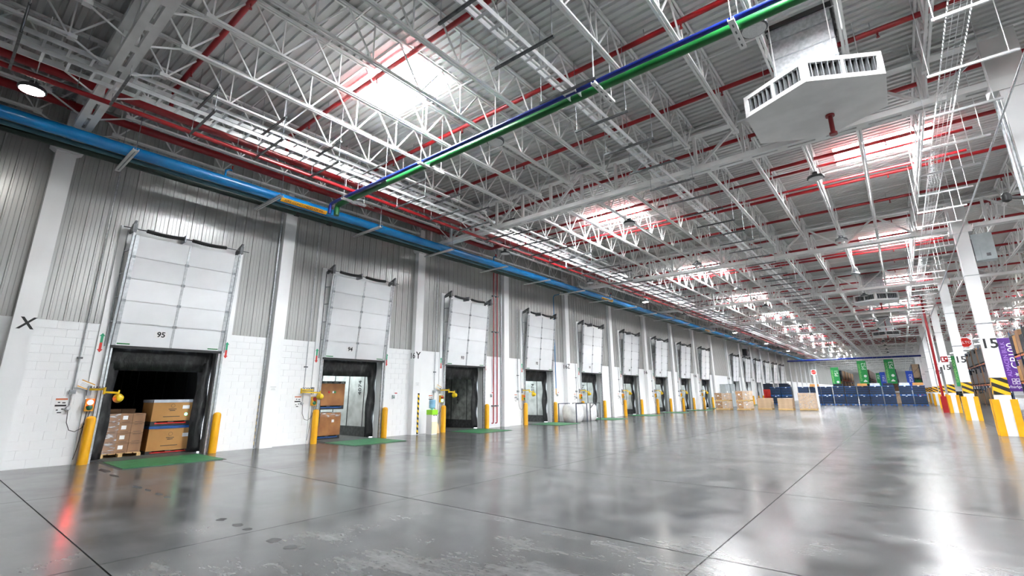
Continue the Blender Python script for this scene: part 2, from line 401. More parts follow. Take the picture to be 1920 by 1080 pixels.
# ------------------------------------------------------------------ dock doors
DG = 'sectional dock doors along the wall'
def door_proto():
    t = thing('dock_door', 'nearest white sectional dock door, raised above stacked cartons', 'door', (WX, yd(0), 0), DG)
    for s in (-1, 1):
        a, b = sorted((s * 1.27, s * 1.6)); part('jamb', MB().box(0, .05, a, b, 0, 6.22), WHITE, t)
        part('guide_angle', MB().box(.05, .11, *sorted((s * 1.27, s * 1.31)), 0, 2.95), GALV, t)
    part('head_board', MB().box(0, .045, -1.27, 1.27, 2.97, 6.22), WHITE, t)
    x0, z0, x1, z1 = .13, 2.92, .42, 5.92; n = 5
    L_ = math.hypot(x1 - x0, z1 - z0); u = Vector(((x1 - x0) / L_, 0, (z1 - z0) / L_)); nn = Vector((u.z, 0, -u.x))
    hsec = L_ / n
    sec = MB(); g = .006
    sec.box(-.03, .012, -1.33, 1.33, g, hsec - g); sec.box(.012, .018, -1.33, 1.33, .02, hsec - .03)
    sm = sec.mesh('section', DOORW); ang = math.atan2(u.x, u.z)
    hm = MB().box(.018, .05, -.045, .045, -.035, .035).mesh('hinge', GALVD)
    for i in range(n):
        p = Vector((x0, 0, z0)) + u * (hsec * i); obj('section', sm, t, p, (0, ang, 0))
        if i:
            for yy in (-1.28, 0, 1.28): obj('hinge', hm, t, p + Vector((0, yy, 0)), (0, ang, 0))
    st = MB().box(.018, .03, -.028, .028, 0, L_).mesh('stile', GALV); se = MB().box(.018, .032, -.045, .045, 0, L_).mesh('stile', GALV)
    obj('stile', st, t, (x0, 0, z0), (0, ang, 0))
    for s in (-1, 1): obj('stile', se, t, (x0, s * 1.28, z0), (0, ang, 0))
    part('bottom_seal', MB().box(-.03, .035, -1.34, 1.34, -.06, .01), BLACK, t, loc=(x0, 0, z0))
    gm = MB().box(.0185, .021, -.14, .14, -.016, .016).mesh('green_mark', GRN)
    for yy in (-1.08, 1.08): obj('green_mark', gm, t, Vector((x0, yy, z0)) + u * .06, (0, ang, 0))
    # leaning tracks with brackets back to the wall
    for s in (-1, 1):
        y = s * 1.37
        tr = MB().bar((.12, y, 0), (.13, y, 2.95), .05, .05).bar((.13, y, 2.95), (.44, y, 6.12), .05, .05, (0, 1, 0)); part('track', tr, GALV, t)
        an = MB().bar((.045, s * 1.44, 2.9), (.045, s * 1.44, 6.1), .02, .09); part('back_angle', an, GALVD, t)
        for j, zz in enumerate((3.55, 4.2, 4.85, 5.5)):
            xx = .13 + .31 * (zz - 2.95) / 3.17
            part('bracket', MB().bar((.02, s * 1.44, zz), (xx, y, zz), .035, .035), GALV, t)
        bp = MB(); ya, yb = sorted((s * 1.36, s * 1.41)); bp.prism([(.0, 6.0), (.5, 6.12), (.52, 6.3), (.46, 6.3), (.0, 6.12)], ya, yb, 'xz'); part('bearing_bracket', bp, DARKST, t)
        bb = MB(); bb.box(.36, .50, ya - .02, yb + .02, 5.98, 6.22); part('cable_drum', bb, DARKST, t)
    part('shaft', MB().cyl((.43, -1.62, 6.09), (.43, 1.62, 6.09), .016, 8), DARKST, t, True)
    for a, b in ((-1.1, -.2), (.02, .95)):
        sp = MB(); k = 34; pts = [(a + (b - a) * i / k) for i in range(k + 1)]
        sp.tube([(.43, yy, 6.09 - .03 * math.sin(math.pi * (yy - a) / (b - a))) for yy in pts], [.05 + (.008 if i % 2 else 0) for i in range(k + 1)], 8); part('torsion_spring', sp, BLACK, t, True)
    part('centre_plate', MB().box(.05, .45, -.17, -.14, 6.0, 6.2), GALVD, t)
    return t, Vector((x0, 0, z0)), u, ang
dproto, dp0, du, dang = door_proto()
dlabels = ['', 'second white dock door, numbered ninety-four', 'third white dock door, number plate ninety-three', 'fourth white dock door along the wall, beyond the twin red pipes']
door_things = {0: dproto}
for k in DOORS[1:]:
    lab = dlabels[k] if k < 4 else ORD[k - (1 if k > 9 else 0)] + ' white dock door counted along the wall'
    door_things[k] = dup(dproto, (WX, yd(k), 0), lab, DG)
for k in DOORS:
    if k > 8: continue
    o = door_things[k]; p = dp0 + du * .36
    pl = MB().box(.0185, .022, -.16, .16, -.09, .09); pp = part('number_plate', pl, LBL, o, loc=p + Vector((0, -.28, 0)), rot=(0, dang, 0))
    e = (Matrix.Rotation(dang, 3, 'Y') @ Matrix(((0, 0, 1), (1, 0, 0), (0, 1, 0)))).to_euler()
    text('number', str(95 - k), .2, INK, pp, (.024, 0, 0), FACE_X, bold=.006)

# dock shelters, levellers, trailers
def shelters():
    s = thing('dock_shelter', 'black fabric curtains framing the opening of the nearest dock door', 'curtain', (WX, yd(0), 0), 'black dock shelters')
    hc = MB(); n = 14
    def wav(i, j): return .035 * math.sin(i * 1.7 + j) + .02 * math.sin(i * 3.1 + 2 * j)
    rows = [(3.05, -.30), (2.75, -.27), (2.55, -.31), (2.30, -.33)]
    for j in range(3):
        for i in range(n):
            ya, yb = -1.27 + 2.54 * i / n, -1.27 + 2.54 * (i + 1) / n
            hc.quad((rows[j + 1][1] + wav(i, j + 1), ya, rows[j + 1][0]), (rows[j + 1][1] + wav(i + 1, j + 1), yb, rows[j + 1][0]), (rows[j][1] + wav(i + 1, j), yb, rows[j][0]), (rows[j][1] + wav(i, j), ya, rows[j][0]))
    hd = part('head_curtain', hc, RUBBER, s, True)
    m = hd.modifiers.new('thickness', 'SOLIDIFY'); m.thickness = .012
    for sd in (-1, 1):
        sc = MB(); nz = 16
        for j in range(nz):
            za, zb = .03 + 3.0 * j / nz, .03 + 3.0 * (j + 1) / nz
            def pt(c, z): return (-.29 - .05 * c + .03 * math.sin(z * 5 + c * 2 + sd), sd * (1.27 - .155 * c + (.02 * math.sin(z * 3.3 + c) if c else 0)), z)
            for c in (0, 1): sc.quad(pt(c, za), pt(c + 1, za), pt(c + 1, zb), pt(c, zb))
        sp = part('side_curtain', sc, RUBBER, s, True); m = sp.modifiers.new('thickness', 'SOLIDIFY'); m.thickness = .02
        part('reveal', MB().box(-.28, 0, *sorted((sd * 1.27, sd * 1.275)), 0, 2.95), WHITE, s)
    lv = thing('dock_leveller', 'green steel leveller plate set in the floor at the nearest dock door', 'leveller', (WX, yd(0), 0), 'green dock levellers')
    part('pit_frame', MB().box(-.25, 2.12, -1.12, 1.12, -.01, .004), PIT, lv)
    part('deck_plate', MB().box(.3, 2.07, -1.05, 1.05, .004, .022), LEVEL, lv)
    part('lip_plate', MB().box(-.75, .26, -1.0, 1.0, .004, .02), PIT, lv)
    for k in DOORS[1:]:
        od = ORD[k - (1 if k > 9 else 0)]
        dup(s, (WX, yd(k), 0), 'black fabric curtains framing the ' + od + ' dock opening', 'black dock shelters')
        if k < 12: dup(lv, (WX, yd(k), 0), 'green leveller plate in the floor at the ' + od + ' dock door', 'green dock levellers')
    def trailer(lab, liner, roofm, loc, dark=False):
        t = thing('trailer', lab, 'trailer', loc, 'trailers backed onto the dock')
        part('bed', MB().box(-11.5, -.5, -1.24, 1.24, -.12, -.002), TRF, t)
        for sd in (-1, 1):
            part('side_wall', MB().box(-11.5, -.5, *sorted((sd * 1.24, sd * 1.29)), -.1, 2.85), liner, t)
            part('scuff_plate', MB().box(-11.5, -.5, *sorted((sd * 1.225, sd * 1.24)), 0, .38), PIT, t)
            for i in range(10): part('wall_post', MB().box(-.95 - 1.1 * i - .035, -.95 - 1.1 * i, *sorted((sd * 1.225, sd * 1.24)), .38, 2.8), BLACK, t)
        part('nose_wall', MB().box(-11.55, -11.5, -1.29, 1.29, -.1, 2.85), liner, t)
        part('roof', MB().box(-11.5, -.5, -1.29, 1.29, 2.82, 2.83), roofm, t)
        return t
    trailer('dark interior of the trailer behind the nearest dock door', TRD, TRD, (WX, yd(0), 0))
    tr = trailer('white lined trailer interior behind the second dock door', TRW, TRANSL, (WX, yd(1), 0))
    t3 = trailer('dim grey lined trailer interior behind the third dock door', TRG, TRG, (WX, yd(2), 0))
    for i, (q, z) in enumerate((('6', 1.75), ('5', 1.5), ('2', 1.25))): text('stencil', q, .3, INK, t3, (-1.6, 1.222, z), FACE_Y)
    text('stencil', '4074', .3, INK, tr, (-1.25, 1.222, 1.9), FACE_YV)
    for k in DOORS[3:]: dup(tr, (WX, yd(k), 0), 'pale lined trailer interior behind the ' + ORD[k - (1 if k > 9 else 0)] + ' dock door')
    # stencilled lettering on trailer liners
shelters()

# ------------------------------------------------------------------ roof
SKX = [(-10.15, -7.6), (-.55, 1.95), (9.0, 11.5), (18.6, 21.1), (28.2, 30.7)]
SKY = [(5.75 + BAY * k, 7.25 + BAY * k) for k in range(0, 18)]
def lit_bay(i, y): return not (i == 1 and y > 70)          # the row over the column line stops short
def roof():
    mb = MB(); pitch = .2
    prof = [(0, 0), (.095, 0), (.115, .045), (.18, .045), (.2, 0)]
    def patch(x0, x1, y0, y1):
        n = round((y1 - y0) / pitch); pp = (y1 - y0) / n
        for i in range(n):
            for (a, za), (b, zb) in zip(prof, prof[1:]):
                ya, yb = y0 + (i + a / .2) * pp, y0 + (i + b / .2) * pp
                mb.quad((x0, ya, DECKZ + za), (x0, yb, DECKZ + zb), (x1, yb, DECKZ + zb), (x1, ya, DECKZ + za))
    y = BACK
    for a, b in SKY:
        patch(-16.5, RIGHT, y, a); x = -16.5
        for i, (c, d) in enumerate(SKX):
            if not lit_bay(i, a): continue
            patch(x, c, a, b); x = d
        patch(x, RIGHT, a, b); y = b
    patch(-16.5, RIGHT, y, FAR)
    struct('ceiling', mb, DECK)
    s = None; rows = ['over the dock side', 'above the column line', 'in the next hall', 'far across the next hall', 'along the far side']
    for i, (c, d) in enumerate(SKX):
        for j, (a, b) in enumerate(SKY):
            if not lit_bay(i, a): continue
            lab = 'glowing skylight ' + rows[i] + ', ' + ORD[j] + ' roof bay'
            if s is None:
                w_, h_ = d - c, b - a
                s = thing('skylight', lab, 'skylight', (c, a, DECKZ), 'skylights in the roof')
                part('panel', MB().box(0, w_, 0, h_, .14, .16), SKYM, s)
                for q in ((-.03, 0, -.03, h_ + .03), (w_, w_ + .03, -.03, h_ + .03), (0, w_, -.03, 0), (0, w_, h_, h_ + .03)):
                    part('curb', MB().box(*q, -.005, .18), STEEL, s)
            else: dup(s, (c, a, DECKZ), lab)
    # joists along the hall
    JX = [1.505 - 1.305 * i for i in range(14)]
    def joist(detailed, lab, loc):
        t = thing('roof_joist', lab, 'joist', loc, 'open web roof joists')
        tc = MB(); bc = MB()
        for s_ in (-1, 1):
            tc.box(s_ * .035 - .022, s_ * .035 + .022, .1, 11.9, 9.33, 9.385); bc.box(s_ * .035 - .022, s_ * .035 + .022, .72, 11.28, 8.40, 8.45)
        tc.box(-.06, .06, .0, .25, 9.25, 9.33); tc.box(-.06, .06, 11.75, 12, 9.25, 9.33)
        part('top_chord', tc, STEEL, t); part('bottom_chord', bc, STEEL, t)
        ms = []
        nb = [.8 + 1.3 * i for i in range(9)]; tops = [.15] + [(a + b) / 2 for a, b in zip(nb, nb[1:])] + [11.85]
        for i, y in enumerate(nb):
            ms += [((0, y, 8.42), (0, tops[i], 9.35), .032), ((0, y, 8.42), (0, tops[i + 1], 9.35), .032), ((0, y, 8.42), (0, y, 9.35), .026)]
        kn = [((0, .75, 8.41), (0, .03, 8.03), .03), ((0, 11.25, 8.41), (0, 11.97, 8.03), .03)]
        if detailed:
            for p, q, r in ms:
                d = Vector(q) - Vector(p); key = (round(d.y, 3), r)
                if key not in WEBM: WEBM[key] = MB().bar((0, 0, 0), d, r, r, (1, 0, 0)).mesh('web_bar', STEEL)
                obj('web_bar', WEBM[key], t, p)
        else:
            m = MB()
            for p, q, r in ms: m.bar(p, q, r, r, (1, 0, 0))
            part('web', m, STEEL, t)
        for p, q, r in kn: part('knee_brace', MB().bar(p, q, r, r, (1, 0, 0)), STEEL, t)
        for ye in (.75, 11.25): part('end_plate', MB().box(-.07, .07, ye - .07, ye + .07, 8.38, 8.47), STEEL, t)
        return t
    WEBM = {}
    def jl(b, i, side): return 'white open web joist, ' + (ORD[i] if i else 'first') + (' from the column line' if side == 0 else ' beyond the column line') + ', ' + ('roof bay cut by the picture corner' if b < 0 else ORD[b] + ' roof bay')
    dj = sj = None
    for b in range(-1, 11):
        for i, x in enumerate(JX):
            if b == -1 and i < 6: continue
            loc = (x, TR0 + BAY * b, 0)
            if b < 2:
                if dj is None: dj = joist(True, jl(b, i, 0), loc)
                else: dup(dj, loc, jl(b, i, 0))
            else:
                if sj is None: sj = joist(False, jl(b, i, 0), loc)
                else: dup(sj, loc, jl(b, i, 0))
    for b in range(1, 8):
        for i in range(12): dup(sj, (4.1 + 1.45 * i, TR0 + BAY * b, 0), jl(b, i, 1))
    # primary trusses across the hall
    def truss():
        t = thing('roof_truss', 'white primary truss across the hall, nearest', 'truss', (0, TR0, 0), 'primary trusses across the hall')
        tc = MB(); tc.box(-16.1, 2.85, -.13, .13, 9.06, 9.1); tc.box(-16.1, 2.85, -.13, .13, 9.2, 9.24); tc.box(-16.1, 2.85, -.02, .02, 9.1, 9.2); part('top_chord', tc, STEEL, t)
        for s_ in (-1, 1): part('bottom_chord', MB().box(-15.9, 2.6, *sorted((s_ * .035, s_ * .17)), 7.9, 8.04), STEEL, t)
        bat = MB().box(-.12, .12, -.036, .036, 7.9, 7.905).mesh('batten_plate', STEEL)
        for i in range(21): obj('batten_plate', bat, t, (-15.4 + .87 * i, 0, 0))
        up = MB().bar((0, 0, 0), (1.305, 0, 1.1), .07, .07, (0, 1, 0)).mesh('web_bar', STEEL); dn = MB().bar((0, 0, 0), (-1.305, 0, 1.1), .07, .07, (0, 1, 0)).mesh('web_bar', STEEL)
        ve = MB().bar((0, 0, 0), (0, 0, 1.1), .09, .09).mesh('web_bar', STEEL); gp = MB().box(-.16, .16, -.012, .012, -.05, .16).mesh('gusset', STEEL)
        x = 1.505
        while x > -15.9:
            obj('web_bar', ve, t, (x, 0, 8.0)); obj('web_bar', ve, t, (x - 1.305, 0, 8.0))
            obj('web_bar', up, t, (x, 0, 8.0)); obj('web_bar', dn, t, (x, 0, 8.0)); obj('gusset', gp, t, (x, 0, 8.0)); x -= 2.61
        return t
    t0 = truss()
    for b in range(1, 18): dup(t0, (0, TR0 + BAY * b, 0), 'white primary truss across the hall, ' + ORD[b] + ' of the row')
    for b in range(2, 8): dup(t0, (19.1, TR0 + BAY * b, 0), 'white primary truss beyond the columns, ' + ORD[b - 2] + ' of that row')
    # bridging rods
    br = thing('bridging_rod', 'thin white bridging rod under the roof deck, nearest', 'rod', (0, TR0 + 3, 0), 'bridging rods')
    part('rod', MB().cyl((-16.1, 0, 9.3), (2.75, 0, 9.3), .017, 6), STEEL, br, True); i = 0
    for b in range(0, 8):
        for dy in (3, 6, 9):
            if b == 0 and dy == 3: continue
            i += 1; dup(br, (0, TR0 + BAY * b + dy, 0), 'thin white bridging rod under the roof deck, ' + ORD[i] + ' from the foreground')
roof()

# ------------------------------------------------------------------ free standing columns
def columns():
    def unmark(o):
        for ch in list(o.children):
            if ch.name.startswith('marking'): bpy.data.objects.remove(ch)
    t = thing('steel_column', 'white box column with striped band, yellow corner guards, marked fifteen, second of its row', 'column', (RX, TR0 + 2 * BAY, 0), 'free standing columns')
    part('shaft', MB().box(-.21, .21, -.21, .21, 0, 8.0), WHITE, t)
    part('splice_band', MB().box(-.215, .215, -.215, .215, 4.05, 4.1), GALVD, t)
    part('splice_band', MB().box(-.215, .215, -.215, .215, 5.95, 5.98), ELEC, t)
    part('hazard_band', MB().box(-.218, .218, -.218, .218, 1.44, 2.06), HAZ, t)
    part('capital', MB().box(-.34, .34, -.24, .24, 7.72, 8.0), STEEL, t)
    part('head_plate', MB().box(-.3, .3, -.05, .05, 8.0, 9.2), STEEL, t)
    for sx in (-1, 1):
        for sy in (-1, 1):
            g = MB(); a, b = sorted((sx * .34, sx * .14)); c, d = sorted((sy * .31, sy * .34)); g.box(a, b, c, d, 0, 1.28)
            a, b = sorted((sx * .31, sx * .34)); c, d = sorted((sy * .34, sy * .14)); g.box(a, b, c, d, 0, 1.28); part('corner_guard', g, YEL, t)
    part('pedestal', MB().box(-.3, .3, -.3, .3, 0, 1.22), CONCW, t)
    text('marking', '15', .5, INK, t, (0, -.2125, 3.3), FACE_Y, bold=.01)
    for b in range(1, 11):
        if b == 2: continue
        c_ = dup(t, (RX, TR0 + BAY * b, 0), ('nearest free standing white column, only its upper shaft in view' if b == 1 else 'white box column with striped band and yellow guards, ' + ORD[b - 1] + ' of its row'))
        if b > 5: unmark(c_)
    for b in range(2, 7): c_ = dup(t, (RX + 19.1, TR0 + BAY * b, 0), 'white box column across the next hall, ' + ORD[b - 2] + ' of that row'); unmark(c_)
columns()

# ------------------------------------------------------------------ pipes and trays under the roof
def mains():
    def run(name, mat, x, z, r, y0, y1, label, n=14, extra=None, cat='pipe'):
        t = thing(name, label, cat, (x, 0, z))
        part('pipe', MB().cyl((0, y0, 0), (0, y1, 0), r, n, False), mat, t, True)
        return t
    b = run('air_pipe', BLUE, -14.36, 7.66, .145, -9, 112, 'thick bright blue pipe along the top of the dock wall', 18)
    for i in range(10):
        y = 1.2 + 11.8 * i
        part('coupling', MB().cyl((0, y, 0), (0, y + .1, 0), .152, 18), BLUE, b, True)
    for i in range(1, 9):
        y = 4.6 + 11.9 * (i - 1)
        v = part('valve_stub', MB().tube([(0, y, .1), (0, y, .32), (0, y + .08, .38), (0, y + .16, .38)], .028, 8), BLUE, b, True); part('valve_handle', MB().bar((0, y + .16, .38), (0, y + .16, .52), .02, .05), REDO, v)
    for y in (6.2, 27.0, 48.0):
        lb = MB(); n = 5
        a0, a1 = R(-62), R(-8)
        for i in range(n):
            c, d = a0 + (a1 - a0) * i / n, a0 + (a1 - a0) * (i + 1) / n
            lb.quad((.149 * math.cos(c), y, .149 * math.sin(c)), (.149 * math.cos(c), y + 1.55, .149 * math.sin(c)), (.149 * math.cos(d), y + 1.55, .149 * math.sin(d)), (.149 * math.cos(d), y, .149 * math.sin(d)))
        l = part('pipe_label', lb, YEL, b, True)
        th = (a0 + a1) / 2; e = (Matrix.Rotation(-th, 3, 'Y') @ Matrix(((0, 0, 1), (1, 0, 0), (0, 1, 0)))).to_euler()
        text('print', 'AIRE COMPRIMIDO 125 PSI', .11, INK, l, (.152 * math.cos(th), y + .76, .152 * math.sin(th)), e)
    run('teal_pipe', TEAL, -14.74, 7.585, .062, -9, 112, 'slim dull teal pipe beside the thick blue pipe')
    g = run('dark_green_pipe', DKGREEN, -15.12, 7.62, .095, -9, 112, 'dark green pipe nearest the wall beside the blue pipe')
    for y in (7.1, 8.3, 26.3): part('coupling', MB().cyl((0, y, 0), (0, y + .14, 0), .12, 14), BLACK, g, True)
    m = run('fire_main', REDD, -13.22, 8.45, .105, -9, 112, 'thick red fire main passing above the truss chords')
    for i in range(26): part('coupling', MB().cyl((0, -7 + 4.3 * i, 0), (0, -6.88 + 4.3 * i, 0), .125, 14), REDD, m, True)
    t = thing('fire_main', 'second thick red fire main close to the wall, ending in an elbow', 'pipe', (-14.48, 0, 8.4))
    part('pipe', MB().tube([(0, -9, 0), (0, 16.0, 0), (.06, 16.2, 0), (.2, 16.3, 0), (1.13, 16.3, .02)], .1, 14), REDD, t, True)
    for y in (1.1, 7.2, 13.0): part('coupling', MB().cyl((0, y, 0), (0, y + .12, 0), .12, 14), REDD, t, True)
    text('print', 'RED CONTRA INCENDIO', .12, LBL, t, (.101, 9.0, .0)); text('print', 'RED CONTRA INCENDIO', .12, LBL, m, (.106, 8.2, 0))
    s = run('sprinkler_line', RED, -12.25, 7.7, .052, -9, 112, 'slim bright red pipe hung below the trusses along the dock wall')
    for i in range(20): part('hanger_rod', MB().cyl((0, 1.0 + 3.1 * i, .05), (0, 1.0 + 3.1 * i, 1.65), .008, 5), GALV, s)
    # brackets carrying the blue group
    br = None
    for i in range(26):
        y = -1.2 + 3.6 * i; lab = 'cream channel bracket under the blue pipe, ' + (ORD[i] + ' from the foreground')
        if br is None:
            br = thing('pipe_bracket', lab, 'bracket', (0, y, 0), 'brackets under the blue pipe')
            c = MB(); c.box(-15.5, -13.75, -.06, .06, 7.47, 7.485); c.box(-15.5, -13.75, -.06, -.045, 7.485, 7.52); c.box(-15.5, -13.75, .045, .06, 7.485, 7.52); part('channel', c, STEEL, br)
            part('slot_strip', MB().box(-15.4, -13.85, -.012, .012, 7.466, 7.4695), GALVD, br)
            for x in (-13.8, -15.4): part('hanger_rod', MB().cyl((x, 0, 7.47), (x, 0, 9.4), .008, 5), GALVD, br)
        else: dup(br, (0, y, 0), lab)
    # ladder trays
    def tray(label, x0, x1, z, mat, y0, y1, pitch, nmax, depth=.1, floor_=False):
        t = thing('cable_tray', label, 'cable tray', (0, 0, z))
        for x in (x0, x1): part('side_rail', MB().box(x - .012, x + .012, y0, y1, 0, depth), mat, t)
        rm = MB().box(x0, x1, -.022, .022, .0, .022).mesh('rung', mat); i = 0; y = y0 + .1; rest = MB()
        while y < y1:
            if i < nmax: obj('rung', rm, t, (0, y, 0))
            else: rest.box(x0, x1, y - .022, y + .022, 0, .022)
            y += pitch; i += 1
        if rest.v: q = part('rung_run', rest, mat, t); q['kind'] = 'stuff'
        if floor_: part('cable_bundle', MB().box(x0 + .03, x1 - .05, y0, y1, .024, .07), GALVD, t)
        return t
    tray('bright ladder cable tray on the upper tier along the dock wall', -12.07, -11.76, 8.26, ALU, -8, 110, .36, 290)
    tray('bright ladder cable tray on the lower tier along the dock wall', -11.58, -11.2, 7.68, ALU, -8, 110, .36, 290, .08)
    tray('narrow grey ladder cable tray hung mid hall', -4.48, -4.22, 7.56, ALU, -2, 100, .33, 250, .1)
    part_ = None
    def trapeze(name, lab, x0, x1, y, zs, mat, group, proto=None):
        if proto: return dup(proto, (0, y, 0), lab)
        t = thing(name, lab, 'hanger', (0, y, 0), group)
        for z in zs:
            c = MB(); c.box(x0, x1, -.022, .022, z, z + .012); c.box(x0, x1, -.022, -.012, z + .012, z + .045); c.box(x0, x1, .012, .022, z + .012, z + .045); part('strut', c, mat, t)
        for x in (x0 + .04, x1 - .04): part('hanger_rod', MB().cyl((x, 0, zs[0]), (x, 0, 9.4), .007, 5), GALVD, t)
        return t
    p = q = None
    for i in range(-2, 34):
        l = 'two tier dark strut hanger for the wall trays, ' + ORD[i + 2] + ' along'
        p_ = trapeze('tray_hanger', l, -12.2, -10.72, 3.05 + 1.5 * i * (1 if i < 8 else 1), (7.62, 8.2), DARKST, 'strut hangers for the wall trays', p); p = p or p_
        if i >= 0 and i < 30:
            l = 'single strut hanger under the mid hall tray, ' + ORD[i] + ' along'
            q_ = trapeze('tray_hanger', l, -5.0, -3.68, 4.35 + 1.43 * i, (7.5,), DARKST, 'strut hangers for the mid hall tray', q); q = q or q_
    # crossing green and navy pipes
    for nm, mat, r, y, z, x1, lab in (('green_pipe', GREEN, .085, 7.66, 7.62, 2.5, 'green pipe crossing the hall beside a navy one'), ('navy_pipe', NAVY, .05, 7.42, 7.6, 2.5, 'slim navy pipe crossing the hall beside the green one')):
        t = thing(nm, lab, 'pipe', (0, y, z))
        part('pipe', MB().tube([(x1, 0, 0), (-13.3, 0, 0), (-13.42, 0, -.03), (-13.46, 0, -.12), (-13.46, 0, -.35)], r, 12), mat, t, True)
    for i, x in enumerate((-12.6, -8.98, -3.78, -1.23)):
        t = thing('pipe_hanger', 'cream slotted channel under the crossing green pipe, ' + ORD[i] + ' from the dock wall', 'hanger', (x, 7.3, 7.5), 'channels under the crossing pipes')
        part('channel', MB().box(-.05, .05, 0, .85, 0, .02).box(-.05, -.038, 0, .85, .02, .05).box(.038, .05, 0, .85, .02, .05), STEEL, t)
        for j in range(4): part('slot', MB().box(-.012, .012, .12 + .19 * j, .2 + .19 * j, -.002, 0), DARKST, t)
        for y in (.06, .79): part('hanger_rod', MB().cyl((0, y, 0), (0, y, 1.88), .008, 5), STEEL, t)
    # far blue pipe crossing the hall
    t = thing('crossing_pipe', 'dark blue pipe crossing the hall far away above the banners', 'pipe', (0, 92, 6.6))
    part('pipe', MB().cyl((-14.5, 0, 0), (3.4, 0, 0), .13, 12), NAVY, t, True)
    for i in range(7): part('hanger_rod', MB().cyl((-14 + 2.8 * i, 0, .1), (-14 + 2.8 * i, 0, 2.81), .012, 5), GALV, t)
    # sprinkler branches
    br = None; ys = [2.8 + 2.95 * i for i in range(34)]
    for i, y in enumerate(ys):
        lab = 'red sprinkler branch pipe across the roof, ' + ORD[i] + ' from the foreground'
        if br is None:
            br = thing('sprinkler_branch', lab, 'pipe', (0, y, 9.15), 'sprinkler branches across the roof')
            part('pipe', MB().cyl((-13.2, 0, 0), (22, 0, 0), .06, 10), RED, br, True)
            part('riser', MB().tube([(-13.2, 0, .0), (-13.22, 0, -.65)], .05, 10), RED, br, True)
            hd = MB().lathe([(.02, 0), (.022, -.05), (.012, -.07), (.035, -.12), (.035, -.125)], 8).mesh('sprinkler_head', REDD, True)
            for j in range(11): obj('sprinkler_head', hd, br, (-12 + 3.2 * j, 0, -.05))
            for j in range(8): part('hanger', MB().cyl((-11 + 3.9 * j, 0, .05), (-11 + 3.9 * j, 0, .25), .01, 5), GALV, br)
        else: dup(br, (0, y, 9.15), lab)
    for i, y in enumerate((18.05, 19.75, 31.2, 43.0)):
        t = single('sprinkler_branch', MB().cyl((-13.2, 0, 0), (RX, 0, 0), .045, 10), REDD, 'extra thin red pipe running close beside a branch, ' + ORD[i] + ' such pair', 'pipe', 'extra thin red pipes', True, (0, y, 9.05))
    # wall pipes
    for y, l in ((18.5, 'nearer one of the twin red standpipes on the dock wall'), (18.78, 'farther one of the twin red standpipes on the dock wall')):
        t = thing('standpipe', l, 'pipe', (WX + .1, y, 0), 'twin red standpipes')
        part('pipe', MB().tube([(0, 0, 8.4), (0, 0, .28), (.02, -.03, .22), (.0, -.12, .2)], .03, 8), RED, t, True)
        for z in (1.0, 4.7, 6.6): part('clamp', MB().box(-.1, .04, -.06, .06, z, z + .06), DARKST, t)
    t = thing('air_drop', 'slim blue pipe dropping down the dock wall beside the fifth pilaster', 'pipe', (WX + .08, 24.2, 0)); part('pipe', MB().tube([(1.2, 0, 7.6), (.1, 0, 7.55), (0, 0, 7.45), (0, 0, 1.9)], .022, 8), BLUE, t, True)
    part('yellow_tip', MB().cyl((0, 0, 1.9), (0, 0, 1.55), .022, 8), YEL, t, True)
mains()

# ------------------------------------------------------------------ lamps
def lamps():
    def lamp(lit, lab, loc):
        t = thing('high_bay_lamp', lab, 'lamp', loc, 'round high bay lamps')
        part('housing', MB().lathe([(.05, .2), (.07, .19), (.08, .12), (.2, .07), (.22, .04), (.22, 0), (.2, -.01)], 20), LAMPB, t, True)
        part('lens', MB().lathe([(.19, .0), (.19, -.016), (.1, -.03), (.001, -.032)], 20), LENSON if lit else LENSOFF, t, True)
        for s in (-1, 1): part('bracket', MB().tube([(s * .14, 0, .1), (s * .1, 0, .34), (0, 0, .46)], .009, 6), STEEL, t, True)
        part('cord', MB().cyl((0, 0, .45), (0, 0, 1.785), .01, 5), STEEL, t); return t
    on = off = None; names = {-12.75: 'beside the wall trays', -6.85: 'mid hall', -1.0: 'near the column line', 8.5: 'in the next hall', 15.0: 'deeper in the next hall'}
    for x in names:
        for k in range(0, 14):
            y = .42 + 7.5 * k
            if x > 3 and k < 3: continue
            lit = (x < -12 and k in (0, 4, 7, 9, 11)) or (x > 3 and k % 2 == 1) 
            lab = ('lit' if lit else 'unlit') + ' round high bay lamp ' + names[x] + ', ' + ORD[k] + ' of its row'
            if lit:
                if on is None: on = lamp(True, lab, (x, y, 7.62))
                else: dup(on, (x, y, 7.62), lab)
            else:
                if off is None: off = lamp(False, lab, (x, y, 7.62))
                else: dup(off, (x, y, 7.62), lab)
lamps()

